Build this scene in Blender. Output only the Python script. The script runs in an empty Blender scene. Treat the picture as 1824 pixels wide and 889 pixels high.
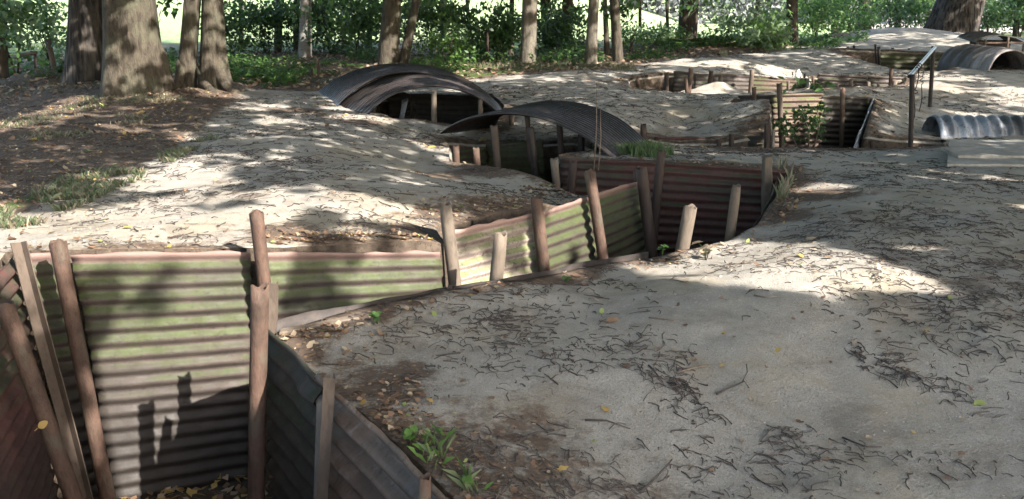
import bpy, math, random
import numpy as np
from mathutils import Vector, Matrix
PI = math.pi
R = random.Random(7)
NR = np.random.default_rng(11)
scn = bpy.context.scene
col = scn.collection

# ------------------------------------------------------------------ camera, sky, sun, exposure
FPX = 1750.0; PITCH = math.radians(14.25); CAMZ = 1.6
cam_d = bpy.data.cameras.new('camera'); cam = bpy.data.objects.new('camera', cam_d); col.objects.link(cam)
cam_d.sensor_width = 36.0; cam_d.lens = 36.0*FPX/1824.0
cam_d.clip_start = 0.05; cam_d.clip_end = 2000
cam.location = (0, 0, CAMZ); cam.rotation_euler = (PI/2-PITCH, 0, 0)
cam_d.dof.use_dof = True; cam_d.dof.focus_distance = 5.6; cam_d.dof.aperture_fstop = 8.5
scn.camera = cam
SUN_EL = math.radians(37.0)
SH = np.array([1.05, -1.0]); SH /= np.linalg.norm(SH)          # horizontal direction towards the sun
S = np.array([SH[0]*math.cos(SUN_EL), SH[1]*math.cos(SUN_EL), math.sin(SUN_EL)])
w = bpy.data.worlds.new('World'); scn.world = w; w.use_nodes = True
nt = w.node_tree; nt.nodes.clear()
wo = nt.nodes.new('ShaderNodeOutputWorld'); bg = nt.nodes.new('ShaderNodeBackground'); sk = nt.nodes.new('ShaderNodeTexSky')
sk.sky_type = 'NISHITA'; sk.sun_disc = False; sk.sun_elevation = SUN_EL
sk.sun_rotation = math.atan2(SH[0], SH[1]); sk.air_density = 1.0; sk.dust_density = 2.5; sk.ozone_density = 0.6
bg.inputs['Strength'].default_value = 0.15
nt.links.new(sk.outputs[0], bg.inputs[0]); nt.links.new(bg.outputs[0], wo.inputs[0])
sun_d = bpy.data.lights.new('sun', 'SUN'); sun_d.energy = 3.8; sun_d.angle = math.radians(0.53); sun_d.color = (1, .94, .86)
sun = bpy.data.objects.new('sun', sun_d); col.objects.link(sun)
sun.rotation_euler = Vector((-S[0], -S[1], -S[2])).to_track_quat('-Z', 'Y').to_euler(); sun.location = (10, -12, 12)
scn.view_settings.view_transform = 'Standard'; scn.view_settings.look = 'None'
scn.view_settings.exposure = 2.7; scn.view_settings.gamma = 1.0; scn.view_settings.use_curve_mapping = False
scn.cycles.max_bounces = 6; scn.cycles.diffuse_bounces = 3; scn.cycles.transparent_max_bounces = 4
scn.cycles.use_denoising = True

# ------------------------------------------------------------------ picture measurements -> world
cp, sp = math.cos(PITCH), math.sin(PITCH)
def ray(u, v):
    x = (np.asarray(u, float)-912)/FPX; yc = (444.5-np.asarray(v, float))/FPX
    Y = cp+yc*sp; Z = -sp+yc*cp
    return x/Y, Z/Y                                # x and z per metre forward
def P(u, v, Y):
    a, b = ray(u, v); return Vector((float(a*Y), float(Y), float(CAMZ+b*Y)))
def G(u, v, z):
    a, b = ray(u, v); return P(u, v, (z-CAMZ)/float(b))

# ------------------------------------------------------------------ terrain height field
CT = [  # (u, v, z)
 (1824,889,-.02),(1200,889,0),(900,889,.08),(480,590,.14),(640,740,.12),(800,889,.1),(490,580,.15),(800,520,.12),(990,488,.065),
 (1160,455,.02),(1220,445,.0),(1300,428,.0),(1335,415,.02),(1385,325,.1),(1400,305,.13),(1000,283,.14),(1200,289,.14),
 (1600,500,.15),(1330,480,.17),(1500,450,.16),(1800,450,.18),(1000,650,.1),(1400,700,.05),(1800,700,.05),(1500,350,.15),(1800,350,.15),
 (1500,290,.08),(1800,300,.1),(1300,262,.0),(1180,262,.02),(1100,275,.08),(1530,266,-.02),(1660,264,-.02),(1800,250,.0),
 (1165,243,.0),(1360,240,.05),(1250,215,.1),(1100,200,.22),(1250,180,.22),(1100,155,.3),(1250,165,.25),(1370,190,.2),
 (950,180,.25),(900,160,.28),(870,195,.2),(1000,140,.36),(1150,130,.36),(900,145,.32),(1000,240,.05),(900,235,.05),
 (1600,220,.08),(1600,180,.2),(1700,150,.35),(1750,135,.4),(1700,128,.35),(1820,180,.2),(1820,130,.4),(1820,90,.55),
 (1270,110,.4),(1400,97,.42),(1560,60,.75),(1640,58,.75),(1720,66,.65),(1824,70,.6),(1450,100,.45),(1530,112,.42),(1500,75,.55),
 (540,160,.25),(430,165,.3),(240,160,.33),(350,145,.36),(60,140,.08),(0,200,.08),(0,232,.2),(180,170,.28),(100,300,.2),(0,400,.22),
 (300,250,.25),(600,250,.27),(600,330,.33),(300,400,.28),(700,420,.26),(900,350,.22),(850,262,.12),
 (600,110,.3),(600,80,.3),(1000,100,.3),(1225,90,.4),(100,110,.15),(700,200,.18),(780,225,.14)]
CTY = [ # (u, v, Y) tops of the revetment
 (60,450,4.8),(130,450,4.8),(445,447,5.12),(785,448,5.5),(815,410,5.95),(950,375,6.6),(1142,322,7.95),(0,470,4.6),
 (1382,168,13.0),(1465,168,13.2),(1545,173,13.6),(1320,170,13.4),(1240,131,17.0),(1340,134,17.0),(1440,142,17.0),
 (1460,132,16.6),(1610,137,16.6),(1565,95,21),(1690,96,21),(800,283,9.7),(960,318,8.5),(1040,345,8.0),
 (980,252,11.2),(870,256,11.2)]
pts = [G(*c) for c in CT] + [P(*c) for c in CTY] + [Vector(q) for q in ((-2.5, 4.3, .30), (-2.3, 3.6, .28), (-2.9, 4.4, .30), (-2.7, 3.5, .28), (-2.1, 2.9, .28))]
def warp(x, y):
    y = np.maximum(y, 1.5); return np.clip(x/y, -1.3, 1.3)*3.2, np.log(y)*2.6
px = np.array([p.x for p in pts]); py = np.array([p.y for p in pts]); pz = np.array([p.z for p in pts])
def meanz(x, y): return 0.15+0*x
def kern(d, l=.75): r = d*math.sqrt(3)/l; return (1+r)*np.exp(-r)
wa, wb = warp(px, py)
K = kern(np.hypot(wa[:, None]-wa, wb[:, None]-wb)); K[np.diag_indices(len(px))] += 2e-3
ALPHA = np.linalg.solve(K, pz-meanz(px, py))
def vnoise(x, y, seed=0):
    """cheap smooth value noise, -1..1"""
    xi = np.floor(x).astype(np.int64); yi = np.floor(y).astype(np.int64); fx = x-xi; fy = y-yi
    fx = fx*fx*(3-2*fx); fy = fy*fy*(3-2*fy)
    def h(a, b):
        n = (a*374761393+b*668265263+seed*1442695041) & 0x7fffffff
        n = ((n ^ (n >> 13))*1274126177) & 0x7fffffff
        return ((n ^ (n >> 16)) & 0xffff)/32767.5-1
    return (h(xi, yi)*(1-fx)+h(xi+1, yi)*fx)*(1-fy)+(h(xi, yi+1)*(1-fx)+h(xi+1, yi+1)*fx)*fy
def fbm(x, y, seed=0, o=4):
    r = 0; a = 1.0; t = 0
    for k in range(o):
        r = r+a*vnoise(x, y, seed+k*17); t += a; a *= .5; x = x*2.03; y = y*2.03
    return r/t
def H(x, y):
    x = np.atleast_1d(np.asarray(x, float)); y = np.atleast_1d(np.asarray(y, float))
    out = np.empty(x.shape); fx, fy, fo = x.ravel(), y.ravel(), out.ravel()
    for i in range(0, fx.size, 40000):
        a, b = warp(fx[i:i+40000], fy[i:i+40000])
        fo[i:i+40000] = kern(np.hypot(a[:, None]-wa, b[:, None]-wb)) @ ALPHA
    out = fo.reshape(x.shape)+meanz(x, y)
    out = out+.035*fbm(x*.9, y*.9, 3)*np.clip((y-2)/3, .3, 1)+.018*fbm(x*3.6, y*3.6, 9, 4)
    for (bx_, by_, ba_, rx_, ry_) in BUMPS: out = out+ba_*np.exp(-((x-bx_)/rx_)**2-((y-by_)/ry_)**2)
    rise = np.clip((y-34)/90, 0, 1); left = np.clip(.5-(x/np.maximum(y, 1)-.10)*7, 0, 1)
    out = out*(1-np.clip((y-30)/12, 0, 1))+.2*np.clip((y-30)/12, 0, 1)
    out = out+rise*left*9.0
    out = out+np.clip((y-150)/400, 0, 1)*18
    return out
def _b(u, v, Y, a, rx, ry): p = P(u, v, Y); return (p.x, p.y, a, rx, ry)
BUMPS = [_b(1275,112,19.2,.15,1.2,.9), _b(1450,100,21.0,.15,1.7,.8), _b(1270,92,24.5,.30,2.4,.8), _b(90,150,18.5,.25,.9,.7), _b(1610,60,28,.1,2.5,1.5)]
def Hs(x, y): return float(H(x, y)[0])

# ------------------------------------------------------------------ trenches (plan polygons)
def poly(*p): return np.array([[q[0], q[1]] for q in p])
def off(p, dx, dy): return (p[0]+dx, p[1]+dy)
T_MAIN = poly(off(P(52,450,4.78),-.14,.06), off(P(130,450,4.86),0,.05), off(P(445,447,5.15),0,.05), off(P(785,448,5.55),0,.06), off(P(812,410,5.95),-.05,.06), off(P(950,375,6.62),-.03,.07),
              off(P(1150,318,8.0),-.02,.1), (.40, 9.35), off(P(1000,283,9.25),-.05,.08), off(P(1200,289,8.95),0,.08), off(P(1400,305,8.62),.04,.08), off(P(1387,322,8.3),.08,.0), off(P(1330,415,6.85),.06,-.04),
              G(1300,429,.0), G(1220,445,.0), G(1160,455,.02), G(990,488,.065), G(800,521,.12), G(640,553,.14), off(G(490,581,.15),.04,0), off(G(480,592,.14),.02,0),
              off(G(860,945,.1),.03,0), (.35,2.1), (-1.9,2.1), (-2.25,3.7))
T_BRANCH = poly(P(1060,346,7.95), P(1040,345,7.9), P(960,318,8.5), P(880,298,9.0), P(800,282,9.6), P(800,265,10.6), off(P(820,268,10.9),-.2,.1), off(P(870,256,11.2),0,.06), (.36,11.25), (.75,11.3), (.95,10.4), (.46,9.6), (.46,9.3), (1.2,8.6), (1.05,8.0))
T_PIT = poly(P(700,215,12.0), P(880,219,12.0), (-.1,13.2), (-.3,14.6), (-2.0,14.6), (-1.85,13.0))
T_MID = poly(G(1150,250,.0), G(1250,259,-.01), G(1360,262,-.0), G(1530,265,-.02), G(1665,263,-.02), G(1690,247,-.02), G(1540,248,.0), off(P(1552,180,13.3),.05,0), off(P(1548,173,13.65),.05,.06), off(P(1465,168,13.25),0,.06), off(P(1370,168,13.05),0,.06),
              off(P(1310,170,13.45),0,.06), P(1300,178,13.0), G(1368,205,.15), G(1372,238,.05), G(1280,242,.03), G(1150,243,.0))
T_FOUR = poly(G(1120,156,.28), G(1187,161,.27), G(1235,166,.25), G(1330,160,.3), G(1440,158,.3), off(P(1442,142,17),0,.1), off(P(1340,134,17),0,.08), off(P(1240,131,17),0,.08), off(P(1198,128,17.2),-.1,.1), off(P(1120,140,16.6),0,.1))
T_FIVE = poly(G(1445,160,.3), G(1500,163,.26), G(1575,160,.27), G(1612,152,.3), off(P(1615,137,16.6),.05,.1), off(P(1455,131,16.6),-.1,.1))
T_SIX = poly(G(1500,106,.42), G(1600,124,.36), G(1680,128,.35), off(P(1700,96,21),.3,.1), off(P(1560,95,21),-.2,.1), off(P(1500,98,21),-.2,0))
TR = [(T_MAIN, -1.02), (T_BRANCH, -.75), (T_PIT, -.75), (T_MID, -.75), (T_FOUR, -.45), (T_FIVE, -.45), (T_SIX, -.3)]
def sdist(poly_, x, y):
    d = np.full(x.shape, 1e9); inside = np.zeros(x.shape, bool); nx = x.copy(); ny = y.copy(); n = len(poly_)
    for i in range(n):
        ax, ay = poly_[i]; bx, by = poly_[(i+1) % n]; ex, ey = bx-ax, by-ay
        t = np.clip(((x-ax)*ex+(y-ay)*ey)/(ex*ex+ey*ey+1e-12), 0, 1); qx = ax+t*ex; qy = ay+t*ey
        dd = np.hypot(x-qx, y-qy); m = dd < d; d = np.where(m, dd, d); nx = np.where(m, qx, nx); ny = np.where(m, qy, ny)
        c = ((ay > y) != (by > y)) & (x < (bx-ax)*(y-ay)/((by-ay) if by != ay else 1e-12)+ax); inside ^= c
    return np.where(inside, -d, d), nx, ny
def trench(x, y):
    x = np.asarray(x, float); y = np.asarray(y, float)
    sd = np.full(x.shape, 1e9); nx = x.copy(); ny = y.copy(); fl = np.zeros(x.shape)
    for pg, z in TR:
        s, a, b = sdist(pg, x, y); m = s < sd
        sd = np.where(m, s, sd); nx = np.where(m, a, nx); ny = np.where(m, b, ny); fl = np.where(m, z, fl)
    return sd, nx, ny, fl

# ------------------------------------------------------------------ object helpers
def link(o, parent=None):
    col.objects.link(o)
    if parent is not None: o.parent = parent
    return o
def tag(o, label=None, cat=None, group=None, kind=None):
    if label: o['label'] = label
    if cat: o['category'] = cat
    if group: o['group'] = group
    if kind: o['kind'] = kind
    return o
def empty(name, loc, label, cat, group=None):
    o = bpy.data.objects.new(name, None); o.location = loc; o.empty_display_size = .1
    link(o); return tag(o, label, cat, group)
def mesh(name, V, F, mats, parent=None, loc=None, smooth=True, mi=None, uv=None, split=None):
    V = np.asarray(V, float)
    if loc is not None: V = V-np.array(loc)
    me = bpy.data.meshes.new(name); F = np.asarray(F) if not isinstance(F, list) else F
    if isinstance(F, np.ndarray):
        n, k = F.shape
        me.vertices.add(len(V)); me.vertices.foreach_set('co', V.astype(np.float32).ravel())
        me.loops.add(n*k); me.loops.foreach_set('vertex_index', F.astype(np.int32).ravel())
        me.polygons.add(n); me.polygons.foreach_set('loop_start', (np.arange(n)*k).astype(np.int32))
        me.update(calc_edges=True); me.validate()
    else:
        me.from_pydata([tuple(v) for v in V], [], F)
    if smooth: me.polygons.foreach_set('use_smooth', np.ones(len(me.polygons), bool))
    for m in (mats if isinstance(mats, (list, tuple)) else [mats]): me.materials.append(m)
    if mi is not None: me.polygons.foreach_set('material_index', np.asarray(mi, np.int32))
    if uv is not None:
        ul = me.uv_layers.new(name='UVMap'); li = np.empty(len(me.loops), np.int32); me.loops.foreach_get('vertex_index', li)
        ul.data.foreach_set('uv', np.asarray(uv, np.float32)[li].ravel())
    me.update()
    o = bpy.data.objects.new(name, me)
    if loc is not None: o.location = loc
    return link(o, parent)
def grid_faces(nu, nv, closed=False):
    """faces for an array of nv rows x nu columns"""
    i = np.arange(nv-1)[:, None]*nu; j = np.arange(nu if closed else nu-1)[None, :]; j2 = (j+1) % nu
    return np.stack([i+j, i+j2, i+nu+j2, i+nu+j], -1).reshape(-1, 4)

# ------------------------------------------------------------------ materials
def newmat(name):
    m = bpy.data.materials.new(name); m.use_nodes = True; n = m.node_tree; n.nodes.clear()
    out = n.nodes.new('ShaderNodeOutputMaterial'); b = n.nodes.new('ShaderNodeBsdfPrincipled'); n.links.new(b.outputs[0], out.inputs[0])
    return m, n, b, out
class N:
    def __init__(s, nt): s.t = nt; s.l = nt.links
    def node(s, typ, **kw):
        n = s.t.nodes.new(typ)
        for k, v in kw.items(): setattr(n, k, v)
        return n
    def put(s, sock, v):
        if isinstance(v, bpy.types.NodeSocket): s.l.new(v, sock)
        else: sock.default_value = v
    def noise(s, vec, scale, detail=4, rough=.55, dist=0):
        n = s.node('ShaderNodeTexNoise'); s.put(n.inputs['Vector'], vec); n.inputs['Scale'].default_value = scale
        n.inputs['Detail'].default_value = detail; n.inputs['Roughness'].default_value = rough; n.inputs['Distortion'].default_value = dist
        return n.outputs['Fac']
    def voro(s, vec, scale, out='Distance', feature='F1'):
        n = s.node('ShaderNodeTexVoronoi', feature=feature); s.put(n.inputs['Vector'], vec); n.inputs['Scale'].default_value = scale
        return n.outputs[out]
    def ramp(s, f, *st):
        n = s.node('ShaderNodeValToRGB'); s.put(n.inputs[0], f); e = n.color_ramp.elements
        while len(e) < len(st): e.new(.5)
        for el, (p, c) in zip(e, st):
            el.position = p; el.color = (c, c, c, 1) if isinstance(c, (int, float)) else (*c, 1)
        return n.outputs[0]
    def mix(s, f, a, b, mode='MIX'):
        n = s.node('ShaderNodeMix', data_type='RGBA', blend_type=mode); s.put(n.inputs[0], f)
        for k, v in ((6, a), (7, b)): s.put(n.inputs[k], (*v, 1) if isinstance(v, tuple) else v)
        return n.outputs[2]
    def math(s, op, a, b=0.0, clamp=False):
        n = s.node('ShaderNodeMath', operation=op, use_clamp=clamp); s.put(n.inputs[0], a); s.put(n.inputs[1], b); return n.outputs[0]
    def map(s, vec, scale=(1, 1, 1), rot=(0, 0, 0)):
        n = s.node('ShaderNodeMapping'); s.put(n.inputs[0], vec); n.inputs['Scale'].default_value = scale; n.inputs['Rotation'].default_value = rot
        return n.outputs[0]
    def bump(s, h, strength=.5, dist=.01, nrm=None):
        n = s.node('ShaderNodeBump'); s.put(n.inputs['Height'], h); n.inputs['Strength'].default_value = strength; n.inputs['Distance'].default_value = dist
        if nrm: s.l.new(nrm, n.inputs['Normal'])
        return n.outputs[0]
    def coord(s, which='Object'): return s.node('ShaderNodeTexCoord').outputs[which]

def ground_mat():
    m, nt, b, out = newmat('packed_sandy_soil'); n = N(nt); c = n.coord('Object')
    att = n.node('ShaderNodeVertexColor', layer_name='soil'); sep = n.node('ShaderNodeSeparateColor'); n.l.new(att.outputs[0], sep.inputs[0])
    litter, green, field = sep.outputs
    big = n.noise(c, .8, 5, .6); med = n.noise(c, 6, 6, .65); fine = n.noise(c, 90, 4, .7); fine2 = n.noise(c, 320, 3, .6)
    sand = n.mix(n.ramp(big, (.3, 0), (.7, 1)), (.33, .315, .28), (.42, .40, .36))
    sand = n.mix(n.ramp(med, (.35, 0), (.75, 1)), sand, (.26, .245, .22))
    sand = n.mix(n.ramp(fine, (.3, .55), (.75, 0)), sand, (.17, .145, .12))
    peb = n.voro(c, 70); pc = n.voro(c, 70, 'Color'); sp_ = n.node('ShaderNodeSeparateColor'); n.l.new(pc, sp_.inputs[0])
    isp = n.math('MULTIPLY', n.ramp(peb, (.18, 1), (.28, 0)), n.ramp(sp_.outputs[0], (.66, 0), (.70, 1)))
    sand = n.mix(isp, sand, n.mix(sp_.outputs[1], (.16, .155, .15), (.5, .47, .42)))
    p2 = n.voro(c, 190); pc2 = n.voro(c, 190, 'Color'); s2_ = n.node('ShaderNodeSeparateColor'); n.l.new(pc2, s2_.inputs[0])
    grit = n.math('MULTIPLY', n.ramp(p2, (.25, 1), (.4, 0)), n.ramp(n.math('ADD', s2_.outputs[0], n.math('MULTIPLY', n.noise(c, 1.7, 4, .6), .6)), (.88, 0), (.95, 1)))
    sand = n.mix(n.math('MULTIPLY', grit, .75), sand, n.mix(n.ramp(s2_.outputs[1], (.45, 0), (.55, 1)), (.10, .085, .07), (.55, .50, .43)))
    sand = n.mix(n.ramp(n.noise(c, 1.1, 5, .7), (.5, 0), (.68, .6)), sand, (.30, .25, .165))
    stain = n.ramp(n.noise(c, 2.3, 6, .7, .6), (.5, 0), (.66, 1))
    sand = n.mix(n.math('MULTIPLY', stain, .55), sand, (.14, .115, .09))
    lit = n.mix(n.noise(c, 14, 6, .7), (.03, .024, .02), (.17, .125, .095))
    lit = n.mix(n.ramp(n.voro(c, 26, 'Distance'), (.1, .8), (.35, 0)), lit, n.mix(n.noise(c, 30, 2), (.22, .12, .06), (.28, .20, .12)))
    brk = n.math('ADD', n.math('MULTIPLY', litter, 1.0), n.math('MULTIPLY', n.math('SUBTRACT', n.noise(c, 7, 6, .75), .5), 1.3))
    cc = n.mix(n.ramp(brk, (.42, 0), (.62, 1)), sand, lit)
    gb = n.math('ADD', green, n.math('MULTIPLY', n.math('SUBTRACT', n.noise(c, 9, 5, .75), .5), 1.4))
    cc = n.mix(n.ramp(gb, (.45, 0), (.62, 1)), cc, n.mix(n.noise(c, 40, 3), (.03, .05, .015), (.09, .13, .03)))
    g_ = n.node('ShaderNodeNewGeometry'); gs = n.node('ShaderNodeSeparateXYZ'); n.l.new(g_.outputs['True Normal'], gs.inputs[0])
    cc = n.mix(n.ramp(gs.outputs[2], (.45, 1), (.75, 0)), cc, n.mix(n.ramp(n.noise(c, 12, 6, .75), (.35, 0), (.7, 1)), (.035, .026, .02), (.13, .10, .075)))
    fcol = n.mix(n.noise(c, .12, 5, .6), (.15, .21, .085), (.23, .27, .14))
    cc = n.mix(field, cc, fcol)
    n.put(b.inputs['Base Color'], cc); b.inputs['Roughness'].default_value = .95; b.inputs['Specular IOR Level'].default_value = .15
    hgt = n.math('ADD', n.math('MULTIPLY', med, .5), n.math('ADD', n.math('MULTIPLY', fine, .35), n.math('MULTIPLY', fine2, .2)))
    hgt = n.math('ADD', hgt, n.math('ADD', n.math('MULTIPLY', isp, .3), n.math('MULTIPLY', grit, .25)))
    n.put(b.inputs['Normal'], n.bump(hgt, 1.0, .03))
    return m

def sheet_mat(name, c1, c2, moss=.5, mosscol=(.16, .22, .035), rough=.7, metal=0.0, streak=.5, pale=None, red=0, dk=.50, top=False):
    m, nt, b, out = newmat(name); n = N(nt); uv = n.node('ShaderNodeUVMap').outputs[0]
    ob = n.node('ShaderNodeObjectInfo').outputs['Random']
    addv = n.node('ShaderNodeVectorMath', operation='ADD'); n.l.new(uv, addv.inputs[0])
    cmb = n.node('ShaderNodeCombineXYZ'); n.l.new(n.math('MULTIPLY', ob, 37.0), cmb.inputs[0]); n.l.new(n.math('MULTIPLY', ob, 11.0), cmb.inputs[1]); n.l.new(cmb.outputs[0], addv.inputs[1])
    c = addv.outputs[0]
    base = n.mix(n.ramp(n.noise(c, 5, 6, .65), (.35, 0), (.65, 1)), c1, c2)
    base = n.mix(n.ramp(n.noise(n.map(c, (2, 30, 1)), 1, 4, .6), (.45, 0), (.7, streak)), base, tuple(x*.35 for x in c1))
    if red: base = n.mix(n.ramp(n.noise(n.map(c, (2.5, 9, 1)), 1, 5, .6), (.45, 0), (.62, red)), base, (.13, .04, .032))
    if pale: base = n.mix(n.ramp(n.noise(c, 9, 6, .7), (.55, 0), (.68, .8)), base, pale)
    geo = n.node('ShaderNodeNewGeometry'); sx = n.node('ShaderNodeSeparateXYZ'); n.l.new(geo.outputs['Normal'], sx.inputs[0])
    up = n.ramp(sx.outputs[2], (.0, 0), (.38, 1))
    mo = n.math('ADD', n.math('MULTIPLY', up, .30), n.math('ADD', n.math('MULTIPLY', n.noise(n.map(c, (2.2, 4.5, 1)), 1.3, 7, .72), 1.25), n.math('MULTIPLY', n.noise(n.map(c, (38, 8, 1)), 1, 5, .7), .32)))
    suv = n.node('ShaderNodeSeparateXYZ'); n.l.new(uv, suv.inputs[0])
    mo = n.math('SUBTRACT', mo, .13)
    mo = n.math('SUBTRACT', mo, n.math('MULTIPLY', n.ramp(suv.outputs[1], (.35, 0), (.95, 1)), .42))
    th = 1.25-moss*.75
    mk = n.ramp(mo, (max(0, min(.95, th-.10)), 0), (max(.02, min(1, th+.16)), 1))
    if moss > 0:
        mc = n.mix(n.noise(c, 60, 3), mosscol, tuple(x*.42 for x in mosscol))
        base = n.mix(n.math('MULTIPLY', mk, .95), base, mc)
    base = n.mix(n.ramp(n.noise(n.map(c, (1.1, 2.6, 1)), 1.3, 6, .7), (.42, 0), (.68, .8)), base, (.05, .042, .034))
    dirt = n.ramp(n.noise(c, 26, 6, .75), (.54, 0), (.64, .85)); base = n.mix(dirt, base, (.04, .032, .026))
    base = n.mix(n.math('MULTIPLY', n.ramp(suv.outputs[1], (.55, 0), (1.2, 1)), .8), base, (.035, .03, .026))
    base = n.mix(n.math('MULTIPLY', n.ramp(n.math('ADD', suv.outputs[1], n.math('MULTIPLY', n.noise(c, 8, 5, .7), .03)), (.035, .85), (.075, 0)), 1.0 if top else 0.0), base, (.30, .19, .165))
    base = n.mix(1.0, base, (dk, dk, dk), 'MULTIPLY'); n.put(b.inputs['Base Color'], base); b.inputs['Metallic'].default_value = metal
    n.put(b.inputs['Roughness'], n.ramp(n.noise(c, 12, 4), (.3, rough-.12), (.7, min(1, rough+.15)))); b.inputs['Specular IOR Level'].default_value = .35
    n.put(b.inputs['Normal'], n.bump(n.math('ADD', n.noise(c, 60, 5, .7), n.math('MULTIPLY', n.noise(c, 220, 3), .5)), .45, .004))
    return m

def simple_mat(name, c1, c2, scale=12, stretch=(1, 1, 1), rough=.8, metal=0, bump=.4, bd=.004, spot=None, spec=.3):
    m, nt, b, out = newmat(name); n = N(nt); c = n.map(n.coord('Object'), stretch)
    ob = n.node('ShaderNodeObjectInfo').outputs['Random']
    a = n.node('ShaderNodeVectorMath', operation='ADD'); n.l.new(c, a.inputs[0]); cm = n.node('ShaderNodeCombineXYZ'); n.l.new(n.math('MULTIPLY', ob, 53.0), cm.inputs[0]); n.l.new(cm.outputs[0], a.inputs[1]); c = a.outputs[0]
    base = n.mix(n.ramp(n.noise(c, scale, 6, .65), (.32, 0), (.68, 1)), c1, c2)
    base = n.mix(n.ramp(n.noise(c, scale*5, 4, .7), (.5, 0), (.7, .5)), base, tuple(x*.4 for x in c1))
    if spot: base = n.mix(n.ramp(n.noise(c, scale*.6, 5, .7), (.52, 0), (.62, .85)), base, spot)
    n.put(b.inputs['Base Color'], base); b.inputs['Roughness'].default_value = rough; b.inputs['Metallic'].default_value = metal; b.inputs['Specular IOR Level'].default_value = spec
    n.put(b.inputs['Normal'], n.bump(n.noise(c, scale*4, 6, .7), bump, bd))
    return m

def bark_mat(name, c1, c2, sx=14, sz=2.0, bump=1.0, dist=.03, spot=None, furrow=False):
    m, nt, b, out = newmat(name); n = N(nt); c = n.map(n.coord('Object'), (1, 1, sz/sx))
    a = n.noise(c, sx, 6, .7, .4)
    if furrow: a = n.math('MULTIPLY', n.ramp(n.voro(c, sx*.8), (.0, 0), (.55, 1)), a)
    base = n.mix(n.ramp(a, (.3, 0), (.62, 1)), c1, c2)
    base = n.mix(n.ramp(n.noise(n.coord('Object'), 2.5, 5, .65), (.48, 0), (.65, .7)), base, spot or tuple(x*.5 for x in c1))
    n.put(b.inputs['Base Color'], base); b.inputs['Roughness'].default_value = .9; b.inputs['Specular IOR Level'].default_value = .2
    n.put(b.inputs['Normal'], n.bump(a, bump, dist)); return m

def leaf_mat(name, c1, c2, trans=.35, rough=.5):
    m, nt, b, out = newmat(name); n = N(nt)
    g = n.node('ShaderNodeNewGeometry').outputs['Random Per Island']
    base = n.mix(g, c1, c2); n.put(b.inputs['Base Color'], base); b.inputs['Roughness'].default_value = rough; b.inputs['Specular IOR Level'].default_value = .35
    t = n.node('ShaderNodeBsdfTranslucent'); n.put(t.inputs[0], n.mix(.5, base, tuple(min(1, x*2.2) for x in c2)))
    mx = n.node('ShaderNodeMixShader'); mx.inputs[0].default_value = trans
    n.l.new(b.outputs[0], mx.inputs[1]); n.l.new(t.outputs[0], mx.inputs[2]); n.l.new(mx.outputs[0], out.inputs[0]); return m

M = {}
M['ground'] = ground_mat()
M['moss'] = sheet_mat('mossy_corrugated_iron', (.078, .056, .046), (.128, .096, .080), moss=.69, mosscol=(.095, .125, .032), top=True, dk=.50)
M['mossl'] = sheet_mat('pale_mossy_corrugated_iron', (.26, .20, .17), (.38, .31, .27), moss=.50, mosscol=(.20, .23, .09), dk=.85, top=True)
M['red'] = sheet_mat('red_rusted_corrugated_iron', (.10, .045, .038), (.16, .07, .055), moss=.33, mosscol=(.06, .08, .025), red=.9)
M['redmoss'] = sheet_mat('red_and_mossy_corrugated_iron', (.13, .05, .048), (.18, .072, .068), moss=.55, mosscol=(.09, .11, .055), red=.7)
M['rust'] = sheet_mat('brown_corrugated_iron', (.10, .075, .066), (.16, .125, .112), moss=.12, mosscol=(.09, .11, .04), pale=(.32, .28, .26))
M['rustnear'] = sheet_mat('purplish_brown_corrugated_iron', (.135, .082, .056), (.21, .14, .10), moss=.0, pale=(.27, .23, .20), dk=.85, rough=.6)
M['rustl'] = sheet_mat('pale_rusty_corrugated_iron', (.20, .13, .092), (.28, .195, .145), moss=.1)
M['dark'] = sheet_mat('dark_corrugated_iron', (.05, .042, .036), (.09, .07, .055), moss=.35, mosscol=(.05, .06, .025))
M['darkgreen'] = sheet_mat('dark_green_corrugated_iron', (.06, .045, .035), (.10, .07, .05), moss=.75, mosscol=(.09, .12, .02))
M['arch'] = sheet_mat('blackened_curved_iron', (.085, .068, .068), (.13, .108, .11), moss=0, rough=.40, metal=.45, pale=(.13, .105, .105), streak=.3)
M['galv'] = sheet_mat('galvanised_iron', (.22, .24, .28), (.33, .355, .40), moss=0, rough=.45, metal=.5, dk=1.0, pale=(.2, .17, .14), streak=.2)
M['pale_arch'] = sheet_mat('weathered_grey_iron', (.24, .215, .21), (.33, .30, .30), moss=0, dk=.95, rough=.7, pale=(.22, .14, .10))
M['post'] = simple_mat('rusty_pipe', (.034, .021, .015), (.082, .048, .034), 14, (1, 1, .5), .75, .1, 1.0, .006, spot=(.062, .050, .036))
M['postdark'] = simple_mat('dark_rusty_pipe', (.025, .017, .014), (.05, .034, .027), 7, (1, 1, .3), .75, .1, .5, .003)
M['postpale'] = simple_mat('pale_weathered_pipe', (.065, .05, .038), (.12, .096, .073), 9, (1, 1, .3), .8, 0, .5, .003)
M['angle'] = simple_mat('weathered_angle_iron', (.05, .037, .028), (.095, .072, .056), 9, (1, 1, .4), .75, .1, .5, .003)
M['wood'] = simple_mat('grey_weathered_wood', (.10, .085, .07), (.17, .145, .12), 10, (1, 1, .08), .9, 0, .8, .004)
M['iron'] = simple_mat('black_iron', (.015, .012, .011), (.035, .027, .023), 14, (1, 1, 1), .6, .3, .4, .002)
M['steel'] = simple_mat('bright_steel_tube', (.16, .17, .19), (.26, .27, .30), 9, (1, 1, 1), .3, .8, .2, .002)
M['concrete'] = simple_mat('rough_concrete', (.17, .155, .135), (.30, .28, .25), 4, (1, 1, 1), .95, 0, .7, .006)
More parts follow.
